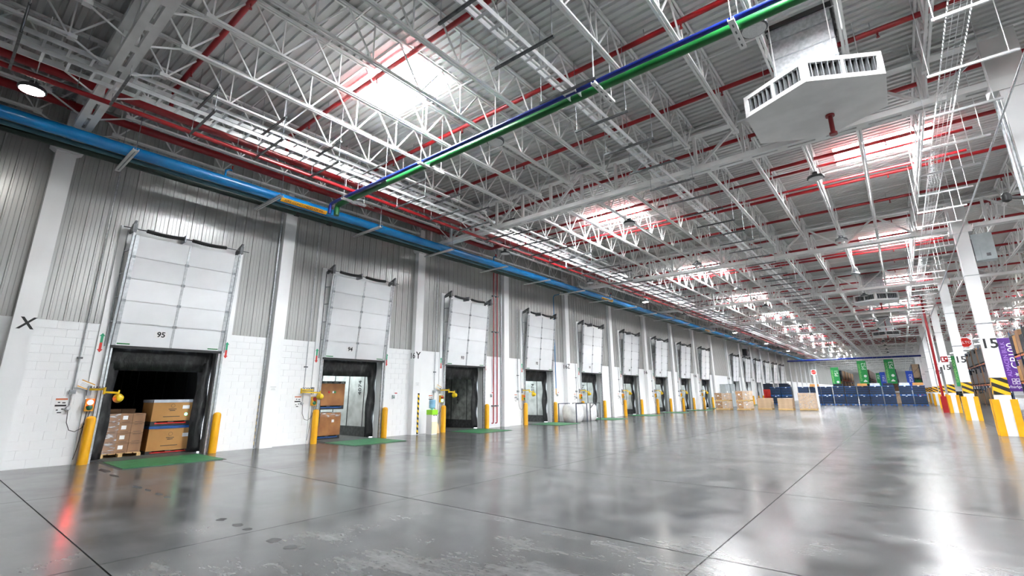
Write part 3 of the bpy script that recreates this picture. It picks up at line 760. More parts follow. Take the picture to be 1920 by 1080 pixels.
# ------------------------------------------------------------------ air diffusers
def diffusers():
    t = thing('air_diffuser', 'large white hexagonal air diffuser hanging from a square duct, nearest', 'diffuser', (-.5, 10.92, 0), 'hexagonal air diffusers')
    hexp = [(0, -1.3), (1.2, -.62), (1.2, .7), (0, 1.33), (-1.2, .7), (-1.2, -.68)]
    part('base_plate', MB().prism(hexp, 7.33, 7.37), STEEL, t)
    part('top_plate', MB().prism(hexp, 7.78, 7.82), STEEL, t)
    part('core', MB().prism([(x * .88, y * .88) for x, y in hexp], 7.37, 7.78), BLACK, t)  # black filler standing in for the shade between the vanes
    z0, z1 = 7.37, 7.78
    vm = MB().box(-.005, .005, .01, .1, z0 + .05, z1 - .04).mesh('vane', GALV)
    for i in range(6):
        a, b = Vector(hexp[i]), Vector(hexp[(i + 1) % 6]); d = (b - a); L_ = d.length; d.normalize(); n = Vector((-d.y, d.x))
        fr = MB()
        def bx(s0, s1, za, zb, th=.04):
            p = a + d * s0; q = a + d * s1; o = n * th
            fr.prism([tuple(p), tuple(q), tuple(q + o), tuple(p + o)], za, zb)
        bx(0, L_, z0, z0 + .05); bx(0, L_, z1 - .045, z1); bx(0, .09, z0, z1); bx(L_ - .09, L_, z0, z1); bx(L_ / 2 - .025, L_ / 2 + .025, z0, z1)
        part('louvre_frame', fr, STEEL, t)
        ang = math.atan2(d.y, d.x)
        for j in range(12):
            s = .09 + (L_ - .18) * (j + .5) / 12
            if abs(s - L_ / 2) < .03: continue
            p = a + d * s; obj('vane', vm, t, (p.x, p.y, 0), (0, 0, ang))
    du = MB(); du.box(-.575, .575, -.5, .65, 7.82, DECKZ + .02); part('duct', du, GALV, t)
    for z in (8.15, 8.55, 8.98): part('duct_seam', MB().box(-.585, .585, -.51, .66, z, z + .025), GALVD, t)
    fl = MB(); fl.box(-.62, .62, -.545, -.5, 9.3, 9.4); fl.box(-.62, -.575, -.5, .65, 9.3, 9.4); fl.box(.575, .62, -.5, .65, 9.3, 9.4); part('duct_collar', fl, BLACK, t)
    for x, y in ((-.5, -.9), (.5, -.9), (-.9, .5), (.9, .5)): part('hanger_rod', MB().cyl((x, y, 7.82), (x, y, 9.4), .01, 5), STEEL, t)
    dup(t, (-.45, 39.5, 0), 'white hexagonal air diffuser under the roof, second from the foreground'); dup(t, (-.5, 65.0, 0), 'small looking far hexagonal air diffuser with a red pipe in front')
    for i, (x, y, h) in enumerate(((-.28, 11.25, .42), (-.25, 39.9, .4), (-.4, 64.0, 2.0))):
        s = thing('sprinkler_drop', 'red pipe stub under the ' + ('large near', 'second', 'farthest')[i] + ' hexagonal diffuser', 'pipe', (x, y, 7.33 if i < 2 else 9.0), 'red stubs below the diffusers')
        part('pipe', MB().cyl((0, 0, 0), (0, 0, -h), .045, 10), REDD, s, True); part('flange', MB().cyl((0, 0, 0), (0, 0, -.04), .085, 12), REDD, s, True); part('cap', MB().cyl((0, 0, -h), (0, 0, -h - .05), .075, 12), REDD, s, True)
diffusers()

# ------------------------------------------------------------------ wire tray and fittings by the column row
def wire_tray():
    t = thing('wire_basket_tray', 'long wire basket cable tray hung along the free standing columns', 'cable tray', (0, 0, 7.5))
    for x in (1.53, 1.83):
        part('side_wire', MB().cyl((x, 3, .06), (x, 70, .06), .006, 5), ALU, t); part('side_wire', MB().cyl((x, 3, 0), (x, 70, 0), .006, 5), ALU, t)
    for x in (1.6, 1.68, 1.76): part('floor_wire', MB().cyl((x, 3, 0), (x, 70, 0), .005, 5), ALU, t)
    cw = MB().tube([(1.53, 0, .07), (1.53, 0, 0), (1.83, 0, 0), (1.83, 0, .07)], .006, 5).mesh('cross_wire', ALU)
    for i in range(280): obj('cross_wire', cw, t, (0, 4 + .12 * i, 0))
    p = None
    for i in range(26):
        y = 7.5 + 1.85 * i; l = 'bright strut hanger under the wire basket tray, ' + ORD[i] + ' along'
        if p: dup(p, (0, y, 0), l); continue
        p = thing('tray_hanger', l, 'hanger', (0, y, 0), 'strut hangers under the wire tray')
        part('strut', MB().box(1.33, 2.58, -.02, .02, 7.44, 7.452).box(1.33, 2.58, -.02, -.012, 7.452, 7.485).box(1.33, 2.58, .012, .02, 7.452, 7.485), ALU, p)
        for x in (1.36, 2.45): part('hanger_rod', MB().cyl((x, 0, 7.43), (x, 0, 9.4), .008, 5), ALU, p)
    single('conduit', MB().cyl((2.46, 2, 7.0), (2.46, 90, 7.0), .022, 8), GALV, 'thin bare conduit running along the column row', 'conduit', smooth=True)
    d = thing('cable_drop', 'bright mesh cable drop bending down from the wire tray', 'cable tray', (1.68, 17.6, 7.5))
    for i in range(5): part('wire', MB().tube([(-.12 + .06 * i, -.9, .55), (-.12 + .06 * i, -.3, .5), (-.12 + .06 * i, -.02, .3), (-.12 + .06 * i, 0, .0), (-.12 + .06 * i, .0, -.05)], .006, 5), ALU, d)
    e = thing('junction_enclosure', 'grey metal enclosure fixed high on the second free standing column', 'cabinet', (RX + .22, TR0 + 2 * BAY, 6.5))
    part('body', MB().box(.02, .62, -.2, .2, 0, 1.08), ELEC, e); part('door', MB().box(.2, .61, -.215, -.2, .02, 1.06), ELEC, e); part('vent', MB().box(.34, .46, -.22, -.215, .15, .27), DARKST, e)
    for z in (.15, .9): part('mounting_rail', MB().box(0, .02, -.2, .2, z, z + .05), GALV, e)
    c = thing('camera_bracket', 'small dark fixture on top of the nearest free standing column', 'fixture', (RX - .25, TR0 + BAY - .25, 5.3))
    part('arm', MB().bar((0, 0, 0), (-.3, -.1, .05), .05, .05), BLACK, c); part('head', MB().lathe([(.02, 0), (.07, .03), (.08, .14), (.04, .2)], 12, (-.32, -.1, -.05)), BLACK, c, True)
    cv = thing('column_conduit', 'pair of grey conduits running down the nearest free standing column', 'conduit', (RX - .21, TR0 + BAY, 0))
    for x in (-.03, -.09): part('pipe', MB().cyl((x, -.12, 3.5), (x, -.12, 7.6), .025, 8), GALV, cv, True)
    rp = thing('fire_riser', 'red fire riser pipe with a red guard beside the fourth free standing column', 'pipe', (RX - .56, TR0 + 4 * BAY - .15, 0))
    part('pipe', MB().cyl((0, 0, .2), (0, 0, 8.9), .085, 12), RED, rp, True); part('guard', MB().box(-.17, .17, -.17, .17, .0, 1.2), RED, rp); part('elbow', MB().tube([(0, 0, 8.6), (0, 0, 8.85), (-.1, 0, 8.97), (-.6, 0, 9.0)], .085, 12), RED, rp, True)
    sg = thing('fire_sign', 'small red pictogram sign on the fourth free standing column', 'sign', (RX, TR0 + 4 * BAY - .222, 3.72)); part('plate', MB().box(-.2, .2, -.01, 0, 0, .42), RED, sg)
    part('pictogram', MB().box(-.14, -.06, -.013, -.01, .08, .34).box(-.06, .02, -.013, -.01, .08, .13).box(.04, .14, -.013, -.01, .2, .3), LBL, sg)
wire_tray()

# ------------------------------------------------------------------ fittings beside each dock door
def dock_fittings():
    # bollards
    bm = MB().lathe([(.108, 0), (.108, 1.05), (.1, 1.09), (.075, 1.12), (.035, 1.135), (.002, 1.138)], 20).mesh('bollard', YEL, True)
    for k in DOORS:
        if k > 12: continue
        od = ORD[k - (1 if k > 9 else 0)]
        for s, w_ in ((-1, 'near'), (1, 'far')):
            tag(obj('bollard', bm, None, (WX + .22, yd(k) + s * 1.44, 0)), 'yellow steel bollard on the ' + w_ + ' side of the ' + od + ' dock opening', 'bollard', 'yellow bollards at the docks')
    def arrow(lab, loc):
        t = thing('arrow_decal', lab, 'decal', loc, 'green and red arrow decals'); w_ = .028
        part('up_arrow', MB().prism([(-w_, 0), (w_, 0), (w_, .17), (.06, .17), (0, .25), (-.06, .17), (-w_, .17)], .0, .003, 'yz'), GRNA, t)
        part('down_arrow', MB().prism([(w_, 0), (-w_, 0), (-w_, -.17), (-.06, -.17), (0, -.25), (.06, -.17), (w_, -.17)], .0, .003, 'yz'), REDA, t); return t
    GRNA = pm('decal_green', (.01, .3, .14), rough=.5); REDA = pm('decal_red', (.6, .03, .02), rough=.5)
    a0 = None
    def signal(lab, loc, rl, gl):
        t = thing('dock_signal', lab, 'signal light', loc, 'yellow dock signal boxes')
        part('housing', MB().box(.02, .13, -.085, .085, 0, .3), YEL, t); part('mount', MB().box(0, .02, -.06, .06, .04, .26), GALVD, t)
        for z, m, n in ((.215, rl, 'red_lens'), (.085, gl, 'green_lens')):
            part(n, MB().lathe([(.062, .0), (.062, .015), (.045, .028), (.002, .033)], 16, (.13, 0, z), 'x'), m, t, True)
            part('visor', MB().tube([(.13, -.066, z), (.13, -.05, z + .045), (.13, 0, z + .066), (.13, .05, z + .045), (.13, .066, z)], .008, 5), BLACK, t)
        return t
    def worklight(lab, loc, folded):
        t = thing('dock_work_light', lab, 'lamp', loc, 'yellow swing arm dock lights')
        part('wall_bracket', MB().box(0, .06, -.04, .04, -.1, .14), GALVD, t)
        if not folded: p1, p2, p3 = (.06, .0, .05), (.34, .24, .05), (.42, .52, .03)
        else: p1, p2, p3 = (.06, .0, .05), (.2, -.5, .05), (.32, .12, .02)
        part('arm', MB().bar(p1, p2, .03, .05), YELL, t); part('arm', MB().bar((p2[0], p2[1], p2[2] - .07), (p3[0], p3[1], p3[2] - .07), .03, .05), YELL, t)
        part('pivot', MB().cyl((p2[0], p2[1], p2[2] - .12), (p2[0], p2[1], p2[2] + .05), .028, 10), YELL, t, True)
        part('lamp_head', MB().lathe([(.11, -.07), (.115, -.06), (.1, .03), (.07, .1), (.03, .12)], 16, (p3[0], p3[1] + .02, p3[2] - .2), 'x'), YELL, t, True)
        part('lamp_glass', MB().lathe([(.002, -.08), (.07, -.078), (.1, -.071)], 16, (p3[0], p3[1] + .02, p3[2] - .2), 'x'), LENSOFF, t, True)
        part('yoke', MB().bar(p3, (p3[0], p3[1], p3[2] - .14), .03, .03), YELL, t)
        cb = []
        for i in range(25):
            f = i / 24; q = Vector(p1).lerp(Vector(p2), f); cb.append((q.x + .03 * math.cos(i * 1.3), q.y, q.z + .045 + .03 * math.sin(i * 1.3)))
        part('coiled_cord', MB().tube(cb, .007, 5), BLACK, t, True); return t
    def conduit(lab, loc, n):
        t = thing('control_conduit', lab, 'conduit', loc, 'grey control conduits')
        part('pipe', MB().cyl((.04, 0, 1.78), (.04, 0, 8.42), .017, 8), GALV, t, True)
        part('pipe', MB().cyl((.04, 0, 1.4), (.04, 0, 1.68), .017, 8), GALV, t, True)
        part('junction_box', MB().box(0, .08, -.06, .06, 1.68, 1.78), GALVD, t)
        part('clamp', MB().box(0, .07, -.055, .055, 2.55, 2.59), DARKST, t)
        part('receptacle', MB().lathe([(.05, 0), (.055, .06), (.035, .1), (.03, .1)], 12, (0, -.02, 1.34), 'x'), GALV, t, True)
        pts = [(.1, -.02, 1.3), (.1, 0, 1.0), (.12, .07, .82), (.14, .18, .78), (.14, .3, .86), (.12, .37, 1.05), (.1, .41, 1.28)]
        part('cable', MB().tube(pts, .008, 6), BLACK, t, True)
        part('cable', MB().tube([(.06, .35, 1.27), (.06, .33, .8), (.06, .31, .45), (.06, .27, .12)], .007, 6), BLACK, t, True); return t
    def placard(lab, loc):
        t = thing('instruction_placard', lab, 'sign', loc, 'instruction placards by the docks')
        part('plate', MB().box(0, .004, -.11, .11, 0, .38), LBL, t); part('header', MB().box(.004, .006, -.11, .11, .34, .375), ORANGE, t); part('band', MB().box(.004, .006, -.105, .105, .185, .225), INK, t)
        for y, z, a in ((-.04, .28, .022), (.05, .27, .03), (-.05, .1, .018), (.045, .12, .022), (0, .04, .04)): part('pictogram', MB().box(.004, .006, y - a, y + a, z - .013, z + .013), INK, t)
        return t
    def notice(lab, loc):
        t = thing('notice_plate', lab, 'sign', loc, 'white notices by the docks', 0); t.rotation_euler = (R(-24), 0, 0)
        part('plate', MB().box(0, .004, -.16, .16, 0, .2), LBL, t)
        for z in (.012, .17): part('stripe', MB().box(.004, .006, -.15, .15, z, z + .02), YEL, t)
        for z in (.05, .075, .1, .125): part('text_line', MB().box(.004, .006, -.12, .12, z, z + .008), ELEC, t)
        return t
    pr = {}
    def put(key, fn, lab, loc, *a):
        if key in pr: return dup(pr[key], loc, lab)
        pr[key] = fn(lab, loc, *a); return pr[key]
    for k in DOORS:
        if k > 8: continue
        od = ORD[k] + ' dock door'; y = yd(k)
        put('arrow', arrow, 'green and red arrow decal on the near jamb of the ' + od, (WX + .051, y - 1.52, 2.98))
        put('arrow', arrow, 'green and red arrow decal on the far jamb of the ' + od, (WX + .051, y + 1.5, 2.98))
        v = 'r' if k in (0,) else ('g' if k == 2 else 'o')
        put('sig' + v, signal, 'yellow signal box with red and green lenses at the ' + od, (WX + .05, y - 1.51, 1.26), REDL if v == 'r' else REDO, GRNL if v == 'g' else GRNO)
        f = k in (1,)
        put('wl' + str(f), worklight, 'yellow swing arm work light at the ' + od, (WX + .05, y - 1.56, 1.74), f)
        put('con', conduit, 'grey conduit with a looped cable beside the ' + od, (WX, y - 1.87, 0), 0)
        if k < 6: put('pla', placard, 'white instruction placard with a black band beside the ' + od, (WX + .001, y - 2.03, 1.2))
        if k in (0, 2): put('not', notice, 'tilted white notice with yellow edges beside the ' + od, (WX + .09, y - 1.68, 1.8))
    for y, k, lean in ((yc(1) - .22, 1, .0), (yc(2) + .0, 2, 0), ):
        single('striped_strip', MB().box(0, .03, -.035, .035, .02, 1.66), HAZT, 'yellow and black striped guard strip on the ' + ('pilaster between the first two doors', 'pilaster beside the water cooler')[k - 1], 'guard', loc=(WX + (.02 if k == 1 else .25), y + (-.04 if k == 1 else .1), 0))
    # water cooler and broom beside the third door
    w_ = thing('water_cooler', 'white water cooler with a lime front and blue bottle beside the third dock door', 'water cooler', (WX + .55, yc(2) + .62, 0))
    part('cabinet', MB().box(-.17, .17, -.15, .15, 0, .78), WHITE, w_); part('front_panel', MB().box(.17, .185, -.145, .145, .03, .5), pm('cream_panel', (.8, .8, .55), rough=.4), w_)
    part('dispenser', MB().box(-.17, .19, -.155, .155, .78, .98), LIME, w_)
    for y in (-.06, .06): part('tap', MB().cyl((.2, y, .74), (.2, y, .79), .016, 8), BLACK, w_, True)
    part('bottle', MB().lathe([(.05, 0), (.06, .04), (.13, .08), (.135, .2), (.125, .23), (.135, .26), (.135, .38), (.11, .41), (.002, .42)], 18, (0, 0, .98)), COOLB, w_, True)
    b = thing('broom', 'straw broom leaning on the wall between the water cooler and a bollard', 'broom', (WX + .33, yc(2) + 1.12, 0)); 
    part('handle', MB().cyl((-.08, -.12, 1.25), (0, 0, .38), .013, 8), WOOD, b, True)
    part('bristles', MB().prism([(-.03, .4), (.03, .4), (.14, .0), (-.1, .0)], -.04, .04, 'yz'), STRAW, b)
    # bulk bags in frames beside the fifth door
    for i, y in enumerate((24.75, 26.35)):
        t = thing('bulk_bag', 'white bulk bag in a metal frame, ' + ('nearer' if i == 0 else 'farther') + ' of two by the wall', 'bag', (WX + .85, y, 0), 'bulk bags by the wall')
        m = MB(); n = 20; prof = [(0.0, .40), (.08, .47), (.3, .52), (.6, .53), (.85, .5), (.95, .42), (1.0, .2)]
        base = len(m.v)
        for z, r in prof:
            for q in range(n):
                a = 2 * math.pi * q / n; c, s = math.cos(a), math.sin(a); e = 1 / max(abs(c), abs(s)) ** .75; rr = r * e * (1 + .03 * math.sin(q * 2.3 + z * 9 + i))
                m.v.append((rr * c, rr * s, z))
        for a in range(len(prof) - 1):
            for q in range(n): m.f.append((a * n + q, a * n + (q + 1) % n, (a + 1) * n + (q + 1) % n, (a + 1) * n + q))
        m.f.append(tuple(range((len(prof) - 1) * n, len(prof) * n))); m.f.append(tuple(range(n))[::-1]); part('sack', m, BAG, t, True)
        for sx in (-1, 1):
            for sy in (-1, 1): part('post', MB().box(sx * .6 - .02, sx * .6 + .02, sy * .6 - .02, sy * .6 + .02, 0, 1.05), RACKB if i == 0 else DARKST, t)
        for sx in (-1, 1): part('rail', MB().bar((sx * .6, -.6, 1.03), (sx * .6, .6, 1.03), .04, .04), RACKB if i == 0 else DARKST, t)
        if i: part('brace', MB().bar((.6, -.58, .75), (.6, -.1, 1.02), .03, .03), DARKST, t)
    # cabinets in the doorless bay
    for i, (y, h) in enumerate(((58.6, 2.5), (60.9, 2.55))):
        t = thing('electrical_cabinet', 'grey green electrical cabinet in the doorless wall bay, ' + ('nearer' if i == 0 else 'farther') + ' one', 'cabinet', (WX + .02, y, 0), 'electrical cabinets')
        part('body', MB().box(0, .55, -.9, .9, 0, h), ELEC, t)
        for s in (-.88, .02): part('door', MB().box(.55, .57, s, s + .86, .1, h - .05), ELEC, t)
        part('label', MB().box(.57, .575, -.5, -.1, 1.5, 1.75), LBL, t)
    for i, k in enumerate((1, 2, 3)):
        t = thing('push_button_box', 'small grey push button box with a red tag beyond the ' + ORD[k] + ' dock door', 'switch', (WX, yd(k) + 1.95, 1.45), 'push button boxes')
        part('box', MB().box(0, .06, -.05, .05, 0, .14), ELEC, t); part('button', MB().lathe([(.018, 0), (.018, .015)], 10, (.06, 0, .05), 'x'), GRNO, t); part('red_tag', MB().box(0, .005, .08, .2, .2, .235), REDO, t)
    for i, (k, z) in enumerate(((1, 1.75), (2, 1.95), (4, 1.85))):
        t = thing('paper_notice', 'small white paper notice on the ' + ORD[k] + ' pilaster of the dock wall', 'notice', (WX + (.2225 if k % 2 else .2525), yc(k) + .02, z), 'paper notices on the pilasters')
        part('sheet', MB().box(0, .002, -.11, .11, 0, .16), LBL, t)
        for j, l in enumerate((.09, .06, .07)): part('text_line', MB().box(.002, .003, -l, l, .125 - .045 * j, .135 - .045 * j), ELEC, t)
    sp = thing('loudspeaker', 'black loudspeaker box on a white plate high on the far dock wall', 'loudspeaker', (WX + .05, 70.4, 6.4)); part('plate', MB().box(0, .3, -.7, .7, .9, 2.0), WHITE, sp); part('box', MB().box(0, .55, -.65, .65, 0, .85), BLACK, sp); part('cone', MB().lathe([(.05, 0), (.18, .02), (.18, .03)], 14, (.55, .1, .42), 'x'), GALVD, sp, True)
    dl = thing('dark_bulk', 'dark bulk with an orange block, seen between two free standing columns', 'load', (6.2, 100, 0)); part('dark_body', MB().box(-.6, .6, -.6, .6, .14, 1.5), WRAPB, dl); part('orange_block', MB().box(-1.0, -.5, -.5, .3, 1.0, 1.6), ORANGE, dl); part('base', MB().box(-1.0, .6, -.6, .6, 0, .14), BLACK, dl); part('block_stand', MB().box(-1.0, -.62, -.5, .3, .14, 1.0), WRAPB, dl)  # stand-in for a dark and orange shape of unknown kind
    # floor stains
    for i, (x, y, s, el) in enumerate(((-14.3, 3.1, .09, 5.), (-13.2, 3.06, .06, 6.), (-11.2, 2.97, .06, 3.), (-10.7, 2.99, .05, 3.), (-10.1, 3.0, .05, 3.5), (-9.7, 3.01, .05, 2.), (-7.4, 2.96, .06, 1.3), (-6.92, 2.97, .08, 1.2), (-6.62, 2.97, .05, 1.5), (-5.88, 2.95, .07, 1.5), (-5.48, 2.94, .07, 1.2), (-5.35, 3.0, .03, 1.5))):
        m = MB(); n = 9; pts = [(s * el * (.6 + .6 * random.random()) * math.cos(2 * math.pi * q / n), s * 1.1 * (.5 + .6 * random.random()) * math.sin(2 * math.pi * q / n)) for q in range(n)]
        m.prism(pts, .0005, .0015); single('floor_stain', m, STAIN, 'small dark scuff mark on the polished floor, ' + ORD[i] + ' of a scattered trail', 'stain', 'dark scuff marks on the floor', loc=(x, y, 0))
dock_fittings()

# ------------------------------------------------------------------ goods
def pallet_parts(t, w_, d, h=.13, mat=None, dark=False):
    m = mat or WOOD
    for i in range(5): part('deck_board', MB().box(-d / 2, d / 2, -w_ / 2 + i * w_ / 5 + .01, -w_ / 2 + (i + 1) * w_ / 5 - .02, h - .02, h), m, t)
    for s in (-1, 0, 1): part('bearer', MB().box(-d / 2, d / 2, s * (w_ / 2 - .05) - .045, s * (w_ / 2 - .05) + .045, .02, h - .02), m, t)
    for s in (-1, 0, 1): part('base_board', MB().box(s * (d / 2 - .05) - .05, s * (d / 2 - .05) + .05, -w_ / 2, w_ / 2, 0, .02), m, t)
def carton_mesh(d, w_, h, mat):
    m = MB(); m.box(0, d, 0, w_, 0, h); return m.mesh('carton', mat)
def near_cargo():
    x0, y0 = -16.87, 3.5; cw, ch, cdp = .292, .258, .4
    p = thing('pallet', 'wooden pallet under the brown cartons inside the nearest dock door', 'pallet', (x0 - .42, y0 + .44, .0)); pallet_parts(p, .92, .9, .12)
    cm = carton_mesh(cdp, cw - .006, ch - .006, CARD)
    lm = MB().box(.0, .003, -.055, .055, -.05, .05).mesh('shipping_label', LBL); tp = MB().box(0, .002, -.09, .09, -.004, .004).mesh('print_line', INK)
    rows = ['bottom', 'second', 'third', 'top']; cols = ['near', 'middle', 'far']
    for dd in range(2):
        for c in range(3):
            for r in range(4):
                o = tag(obj('carton', cm, None, (x0 - cdp - dd * (cdp + .01), y0 + c * cw, .12 + r * ch)), 'brown carton in the ' + ('front' if dd == 0 else 'rear') + ' stack at the nearest dock, ' + rows[r] + ' row, ' + cols[c] + ' column', 'carton', 'brown cartons on the pallet')
                if dd == 0:
                    if c == 1: obj('shipping_label', lm, o, (cdp, cw * .42, ch * .58))
                    obj('print_line', tp, o, (cdp, cw * .5, ch * .14))
                    if c == 2: obj('print_line', tp, o, (cdp, cw * .5, ch * .88))
    f = MB(); n = 16
    for i in range(n):
        a, b = y0 - .01 + (.31) * i / n, y0 - .01 + .31 * (i + 1) / n
        for j in range(14):
            z_, z2 = .13 + 1.03 * j / 14, .13 + 1.03 * (j + 1) / 14; q = lambda y, z: x0 + .006 + .006 * math.sin(y * 60 + z * 23) 
            f.quad((q(a, z_), a, z_), (q(b, z_), b, z_), (q(b, z2), b, z2), (q(a, z2), a, z2))
    f.quad((x0 - .85, y0 - .012, .13), (x0 + .004, y0 - .012, .13), (x0 + .004, y0 - .012, 1.15), (x0 - .85, y0 - .012, 1.15))
    single('stretch_film', f, FILM, 'clear stretch film wrapped round the near column of brown cartons', 'film')
    for c in range(3):
        tag(obj('carton', carton_mesh(.5, .33, 1.25, CARD), None, (-18.6, 3.4 + .34 * c, .0)), 'tall brown carton standing behind the palletised cartons, ' + cols[c] + ' one', 'carton', 'tall cartons at the back')
    def crate(lab, y, z, w_, h, d, x, base_h, mat, top=False, skid=None):
        t = thing('crate', lab, 'crate', (x, y, z), 'large cardboard crates in the trailers')
        part('base', MB().box(-d, 0, 0, w_, 0, base_h * .35).box(-d, -.0, 0, .14, base_h * .35, base_h).box(-d, 0, w_ - .14, w_, base_h * .35, base_h).box(-d, 0, w_ / 2 - .07, w_ / 2 + .07, base_h * .35, base_h), BLACK, t)
        part('skid_edge', MB().box(0, .008, .1, w_ - .1, base_h * .4, base_h * .7), skid or REDO, t)
        part('sleeve', MB().box(-d, 0, 0.01, w_ - .01, base_h, base_h + h), mat, t)
        for yy in (.0, w_ - .012): part('corner_strip', MB().box(-.06, .004, yy, yy + .012, base_h, base_h + h), mat, t)
        if top: part('lid', MB().box(-d - .01, .012, 0, w_, base_h + h - .06, base_h + h + .02), BING, t)
        return t
    def print_on(t, w_, b, h):
        ring = MB()
        for i in range(18):
            a, c = 2 * math.pi * i / 18, 2 * math.pi * (i + 1) / 18
            for r in ((.045, .052), ): ring.quad((.002, w_ / 2 + r[0] * math.cos(a), b + h * .74 + r[0] * math.sin(a)), (.002, w_ / 2 + r[1] * math.cos(a), b + h * .74 + r[1] * math.sin(a)), (.002, w_ / 2 + r[1] * math.cos(c), b + h * .74 + r[1] * math.sin(c)), (.002, w_ / 2 + r[0] * math.cos(c), b + h * .74 + r[0] * math.sin(c)))
        part('ring_mark', ring, INK, t)
        for z, l in ((.56, .2), (.49, .14), (.2, .42)): part('print_line', MB().box(0, .002, w_ / 2 - l / 2, w_ / 2 + l / 2, b + h * z, b + h * z + .018), INK, t)
        part('paper_label', MB().box(0, .003, w_ - .24, w_ - .06, b + h * .58, b + h * .75), LBL, t)
    c = crate('tan cardboard crate at floor level in the nearest dock opening', 4.5, .004, 1.08, .6, 1.0, -16.85, .1, CARD2); print_on(c, 1.08, .1, .6)
    part('blue_rim', MB().box(-1.0, .014, -.01, 1.09, .7, .775), BINB, c)
    c = crate('orange tan cardboard crate stacked on top in the nearest dock opening', 4.5, .79, .98, .58, 1.0, -16.85, .12, CARD2, True); print_on(c, .98, .12, .58)
    part('glowing_green_sticker', MB().lathe([(.04, 0), (.04, .003)], 12, (0, .85, .3), 'x'), GRNL, c)  # sticker glows: it borrows the emission of the lit lens
    c = crate('film wrapped brown crate at floor level in the second dock opening', 9.66, .004, 1.08, .82, 1.0, -17.2, .13, CARD4, skid=BINB); part('film_cap', MB().box(-1.01, .012, -.008, 1.088, .8, .96), FILM, c)
    part('paper_label', MB().box(0, .003, .7, .8, .6, .7), LBL, c)
    c = crate('brown crate stacked on top in the second dock opening', 9.5, 1.08, 1.32, .84, 1.0, -17.2, .14, CARD4, False, BINB); part('cap', MB().box(-1.01, .01, -.01, 1.33, .96, 1.05), WRAPB, c); part('strap', MB().box(0, .006, .18, .26, 0, .98), BLACK, c)
    for y, m in ((.62, REDO), (.8, LBL), (.86, GRN)): part('sticker', MB().box(0, .004, y, y + .08, .6, .68), m, c)
    # goods seen through the sixth opening
    t = thing('mixed_load', 'mixed pallet load of yellow, black and white goods in the sixth dock opening', 'load', (-17.3, yd(5) - .75, .004))
    part('base', MB().box(-1, 0, 0, 1.1, 0, .14), BLACK, t); part('lower_goods', MB().box(-.95, 0, .05, .6, .14, 1.05), LBL, t); part('side_goods', MB().box(-.95, 0, .62, 1.05, .14, 1.05), BINB, t)
    part('black_layer', MB().box(-.97, .02, .03, 1.07, 1.05, 1.25), BLACK, t); part('yellow_cartons', MB().box(-.95, .01, .1, 1.0, 1.25, 1.95), YELL, t); part('green_cap', MB().box(-.9, 0, .15, .9, 1.95, 2.1), GRN, t)
near_cargo()

def pallet_loads():
    specs = [(-13.62, 49.3, 1.25, 1.2, 'double', 'nearest the dock wall'), (-11.75, 49.3, 1.2, 1.25, 'double2', 'second from the dock wall'), (-10.35, 51.0, 1.2, 1.15, 'flat', 'third, flat bundled boards'), (-8.55, 50.5, 1.2, 1.15, 'flat', 'fourth, flat bundled boards'), (-6.9, 51.2, 1.3, 1.2, 'tall', 'fifth, tall and film wrapped')]
    for i, (x, y, w_, d, kind, lab) in enumerate(specs):
        lift = 0
        for tier in range(2 if 'double' in kind else 1):
            p = thing('pallet', 'wooden pallet of the loads row, ' + lab + (', upper tier' if tier else ''), 'pallet', (x, y, lift), 'wooden pallets in the loads row'); pallet_parts(p, d, w_, .14)
            z = lift + .14
            if 'double' in kind:
                h = .62 if kind == 'double' else (.62 if tier == 0 else .8)
                for c in range(2):
                    o = tag(obj('carton', MB().box(-w_ / 2 + c * w_ / 2 + .004, -w_ / 2 + (c + 1) * w_ / 2 - .004, -d / 2 + .02, d / 2 - .02, 0, h).mesh('carton', CARD3 if c else CARD2), None, (x, y, z)), 'large carton on the load ' + lab + ', ' + ('upper' if tier else 'lower') + ' tier, ' + ('inner' if c else 'wall') + ' side', 'carton', 'large cartons on the double loads')
                    part('shipping_label', MB().box(-.08 + (c - .5) * w_ / 2, .08 + (c - .5) * w_ / 2, -d / 2 + .016, -d / 2 + .02, h * .5, h * .68), LBL, o)
                f = MB().box(-w_ / 2 - .008, w_ / 2 + .008, -d / 2 - .004, d / 2 + .004, 0, h + .01); single('stretch_film', f, FILM, 'clear film round the load ' + lab + ', ' + ('upper' if tier else 'lower') + ' tier', 'film', 'stretch film on the loads', loc=(x, y, z))
                lift += .14 + h + .02
            elif kind == 'flat':
                n = 7
                for r in range(n):
                    tag(obj('flat_bundle', MB().box(-w_ / 2 + .01, w_ / 2 - .01, -d / 2, d / 2, .002, .112).mesh('flat_bundle', CARD3), None, (x + random.uniform(-.01, .01), y, z + r * .132)), 'flat bundle of pale boards on the ' + ('third' if i == 2 else 'fourth') + ' load, layer ' + ('one two three four five six seven'.split()[r]) + ' from the bottom', 'bundle', 'flat board bundles')
            else:
                for r in range(4):
                    tag(obj('carton', MB().box(-w_ / 2, w_ / 2, -d / 2, d / 2, .004, .336).mesh('carton', CARD3), None, (x, y, z + r * .34)), 'wide pale carton layer on the tall wrapped load, ' + ('bottom', 'second', 'third', 'top')[r], 'carton', 'carton layers of the tall load')
                single('stretch_film', MB().box(-w_ / 2 - .012, w_ / 2 + .012, -d / 2 - .012, d / 2 + .012, 0, 1.38), FILM, 'clear film wrapped round the tall pale load', 'film', loc=(x, y, z))
pallet_loads()

